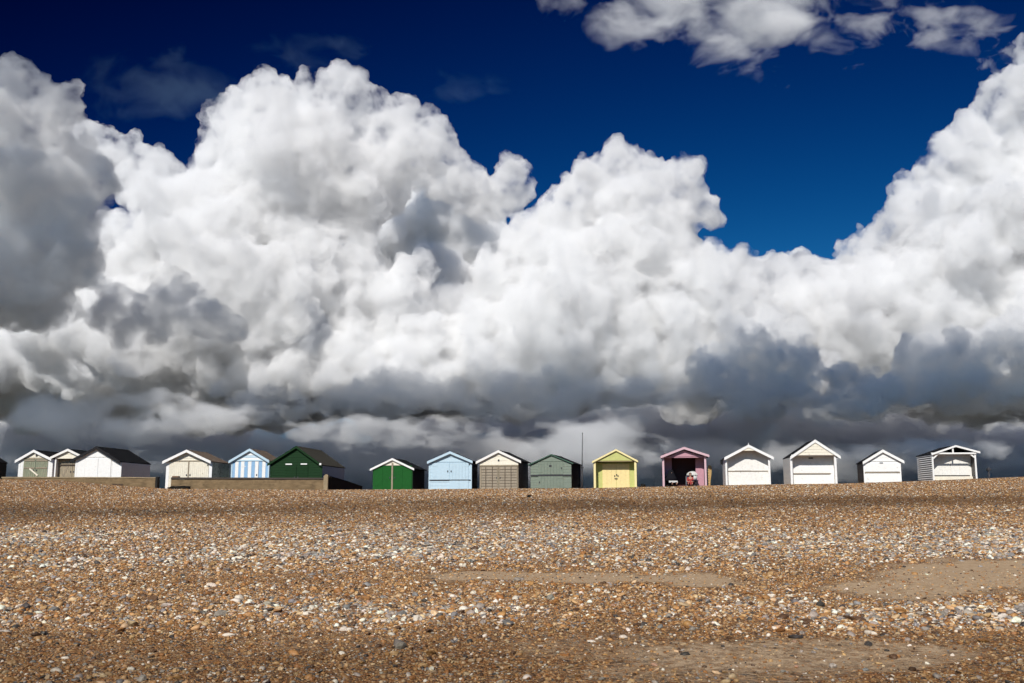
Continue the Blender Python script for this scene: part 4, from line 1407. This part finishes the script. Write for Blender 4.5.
def deck_chair(label, loc, rz, cloth, frame):
    # a low beach chair
    root = thing('folding_chair', label, 'chair', loc, rz)
    bm = bmesh.new(); prism(bm, [(-.25, .045), (.25, .045), (.25, .065), (-.25, .065)], -.22, .24); mesh_ob('seat', bm, cloth, root)
    bm = bmesh.new()
    v = [bm.verts.new(c) for c in ((-.25, .2, .09), (.25, .2, .09), (.25, .34, .60), (-.25, .34, .60), (-.25, .22, .09), (.25, .22, .09), (.25, .36, .60), (-.25, .36, .60))]
    for q in ((0, 1, 2, 3), (7, 6, 5, 4), (0, 4, 5, 1), (1, 5, 6, 2), (2, 6, 7, 3), (3, 7, 4, 0)): bm.faces.new([v[i] for i in q])
    mesh_ob('backrest', bm, cloth, root)
    for s in (-1, 1):
        bm = bmesh.new(); tube(bm, (s * .26, -.22, 0), (s * .26, .24, .07), .014, .014); mesh_ob('leg', bm, frame, root, True)
        bm = bmesh.new(); tube(bm, (s * .27, .40, 0), (s * .27, .18, .20), .014, .014); mesh_ob('leg', bm, frame, root, True)
        bm = bmesh.new(); tube(bm, (s * .26, .18, .06), (s * .26, .36, .61), .014, .014); mesh_ob('back_post', bm, frame, root, True)
    return root


h = PINKHUT
SKIN = paint('skin', (.50, .30, .22), mottle=.05, bump=0)
HAIR_D = paint('dark_hair', (.02, .015, .012), rough=.5)
HAIR_B = paint('brown_hair', (.16, .09, .05), rough=.5)
CLOTH_BLACK = paint('black_cloth', (.012, .012, .016), rough=.95)
CLOTH_RED = paint('red_cloth', (.36, .06, .055), rough=.9)
CLOTH_WHITE = paint('white_cloth', (.62, .61, .58), rough=.9)
CLOTH_NAVY = paint('navy_cloth', (.03, .035, .06), rough=.9)


def in_hut(px, ro, y):
    """a spot on the ground y metres behind the pink hut's front"""
    p = at_depth(px, ro, 60 + y)
    return (p[0], p[1], h.o[2] - .02)


l = in_hut(671.4, 484, .5)
deck_chair('black folding chair under the person in black, left side of the pink hut', l, .1, CLOTH_BLACK, METAL)
per = seated('person in black clothes and hood sitting on the left inside the pink hut', l, .1, CLOTH_BLACK, CLOTH_BLACK, HAIR_D, SKIN)
bm = bmesh.new(); bmesh.ops.create_cone(bm, cap_ends=True, segments=20, radius1=.40, radius2=.13, depth=.62)
bmesh.ops.subdivide_edges(bm, edges=bm.edges[:], cuts=2, use_grid_fill=True)
for v in bm.verts:
    v.co += Vector((mnoise.noise(v.co * 6), mnoise.noise(v.co * 6 + Vector((3, 0, 0))), 0)) * .02
    v.co.y *= .72
o = mesh_ob('cape', bm, CLOTH_BLACK, per, True); o.location = (0, .02, .62)
bm = bmesh.new(); bmesh.ops.create_uvsphere(bm, u_segments=16, v_segments=12, radius=.155)
for v in bm.verts:
    if v.co.z > .04: v.co.x *= .8; v.co.z *= 1.2
    if v.co.y < -.115: v.co.y = -.115
o = mesh_ob('hood', bm, CLOTH_BLACK, per, True); o.location = (0, -.005, 1.14 - LOW)  # hood added over the face to keep it dark as in shadow
bm = bmesh.new(); prism(bm, [(-.27, 0), (.27, 0), (.26, .11), (-.26, .11)], -.012, .012)
bmesh.ops.subdivide_edges(bm, edges=bm.edges[:], cuts=3, use_grid_fill=True)
for v in bm.verts: v.co += Vector((0, mnoise.noise(v.co * 9) * .02, mnoise.noise(v.co * 7) * .015))
o = mesh_ob('blanket', bm, CLOTH_WHITE, None); o.location = (l[0] + .03, l[1] - .56, l[2] + .20); o.rotation_euler = (math.radians(-8), 0, .1)
tag(o, 'white folded blanket over the knees of the person in black', 'blanket')

l = in_hut(690.6, 485, .35)
deck_chair('folding chair under the person in red, right side of the pink hut', l, -.2, CLOTH_NAVY, GALV)
red = seated('person in a red top and trousers sitting on the right inside the pink hut', l, -.2, CLOTH_RED, CLOTH_RED, HAIR_B, SKIN)
red.scale = (.84, .84, .84)
# white parasol over the person in red
p = in_hut(692.8, 485, .86)
root = thing('parasol', 'small white domed parasol above the person in red', 'parasol', p)
bm = bmesh.new()
zr = at_depth(692, 475.2, 60.5)[2] - p[2]; zt = at_depth(692, 471.0, 60.5)[2] - p[2]
rad, hgt = .37, zt - zr
rings = []
for k in range(8):
    t = k / 7 * math.pi / 2
    rings.append([bm.verts.new((rad * math.sin(t) * math.cos(a) * (1 - .03 * (i % 2) * (k / 7)), rad * math.sin(t) * math.sin(a) * (1 - .03 * (i % 2) * (k / 7)), zr + hgt * math.cos(t))) for i, a in enumerate(2 * math.pi * j / 16 for j in range(16))] if k else [bm.verts.new((0, 0, zt))])
for i in range(16): bm.faces.new((rings[0][0], rings[1][i], rings[1][(i + 1) % 16]))
for k in range(1, 7):
    for i in range(16): bm.faces.new((rings[k][i], rings[k + 1][i], rings[k + 1][(i + 1) % 16], rings[k][(i + 1) % 16]))
o = mesh_ob('canopy', bm, CLOTH_WHITE, root)
sol = o.modifiers.new('thick', 'SOLIDIFY'); sol.thickness = .012
for i in range(8):
    a = i * math.pi / 4
    bm = bmesh.new(); tube(bm, (0, 0, zt - .03), (rad * .95 * math.cos(a), rad * .95 * math.sin(a), zr + .01), .006, .004, 6); mesh_ob('rib', bm, METAL, root)
bm = bmesh.new(); tube(bm, (0, 0, -.02), (0, 0, zt + .05), .014, .012); mesh_ob('pole', bm, METAL, root, True)
# white bag beside them
q = in_hut(695.2, 483, .3)
root = thing('tote_bag', 'white tote bag standing beside the person in red', 'bag', (q[0], q[1], q[2] + .36))
bm = bmesh.new(); prism(bm, [(-.11, 0), (.10, 0), (.13, .22), (-.08, .27)], -.05, .05)
bmesh.ops.bevel(bm, geom=bm.edges[:], offset=.02, segments=2, affect='EDGES'); mesh_ob('bag_body', bm, CLOTH_WHITE, root, True)
for yy in (-.03, .03):
    bm = bmesh.new(); tube(bm, (-.06, yy, .25), (.02, yy, .36), .007, .007, 6); tube(bm, (.02, yy, .36), (.10, yy, .22), .007, .007, 6); mesh_ob('strap', bm, CLOTH_WHITE, root)
# the folding stool it stands on
root = thing('folding_stool', 'dark folding stool that the white tote bag stands on', 'stool', q)
bm = bmesh.new(); box(bm, -.18, .18, -.15, .15, .33, .357); mesh_ob('seat', bm, CLOTH_NAVY, root)
for s in (-1, 1):
    bm = bmesh.new(); tube(bm, (s * .17, -.15, 0), (-s * .17, -.15, .33), .012, .012, 8); mesh_ob('leg', bm, METAL, root)
    bm = bmesh.new(); tube(bm, (s * .17, .15, 0), (-s * .17, .15, .33), .012, .012, 8); mesh_ob('leg', bm, METAL, root)
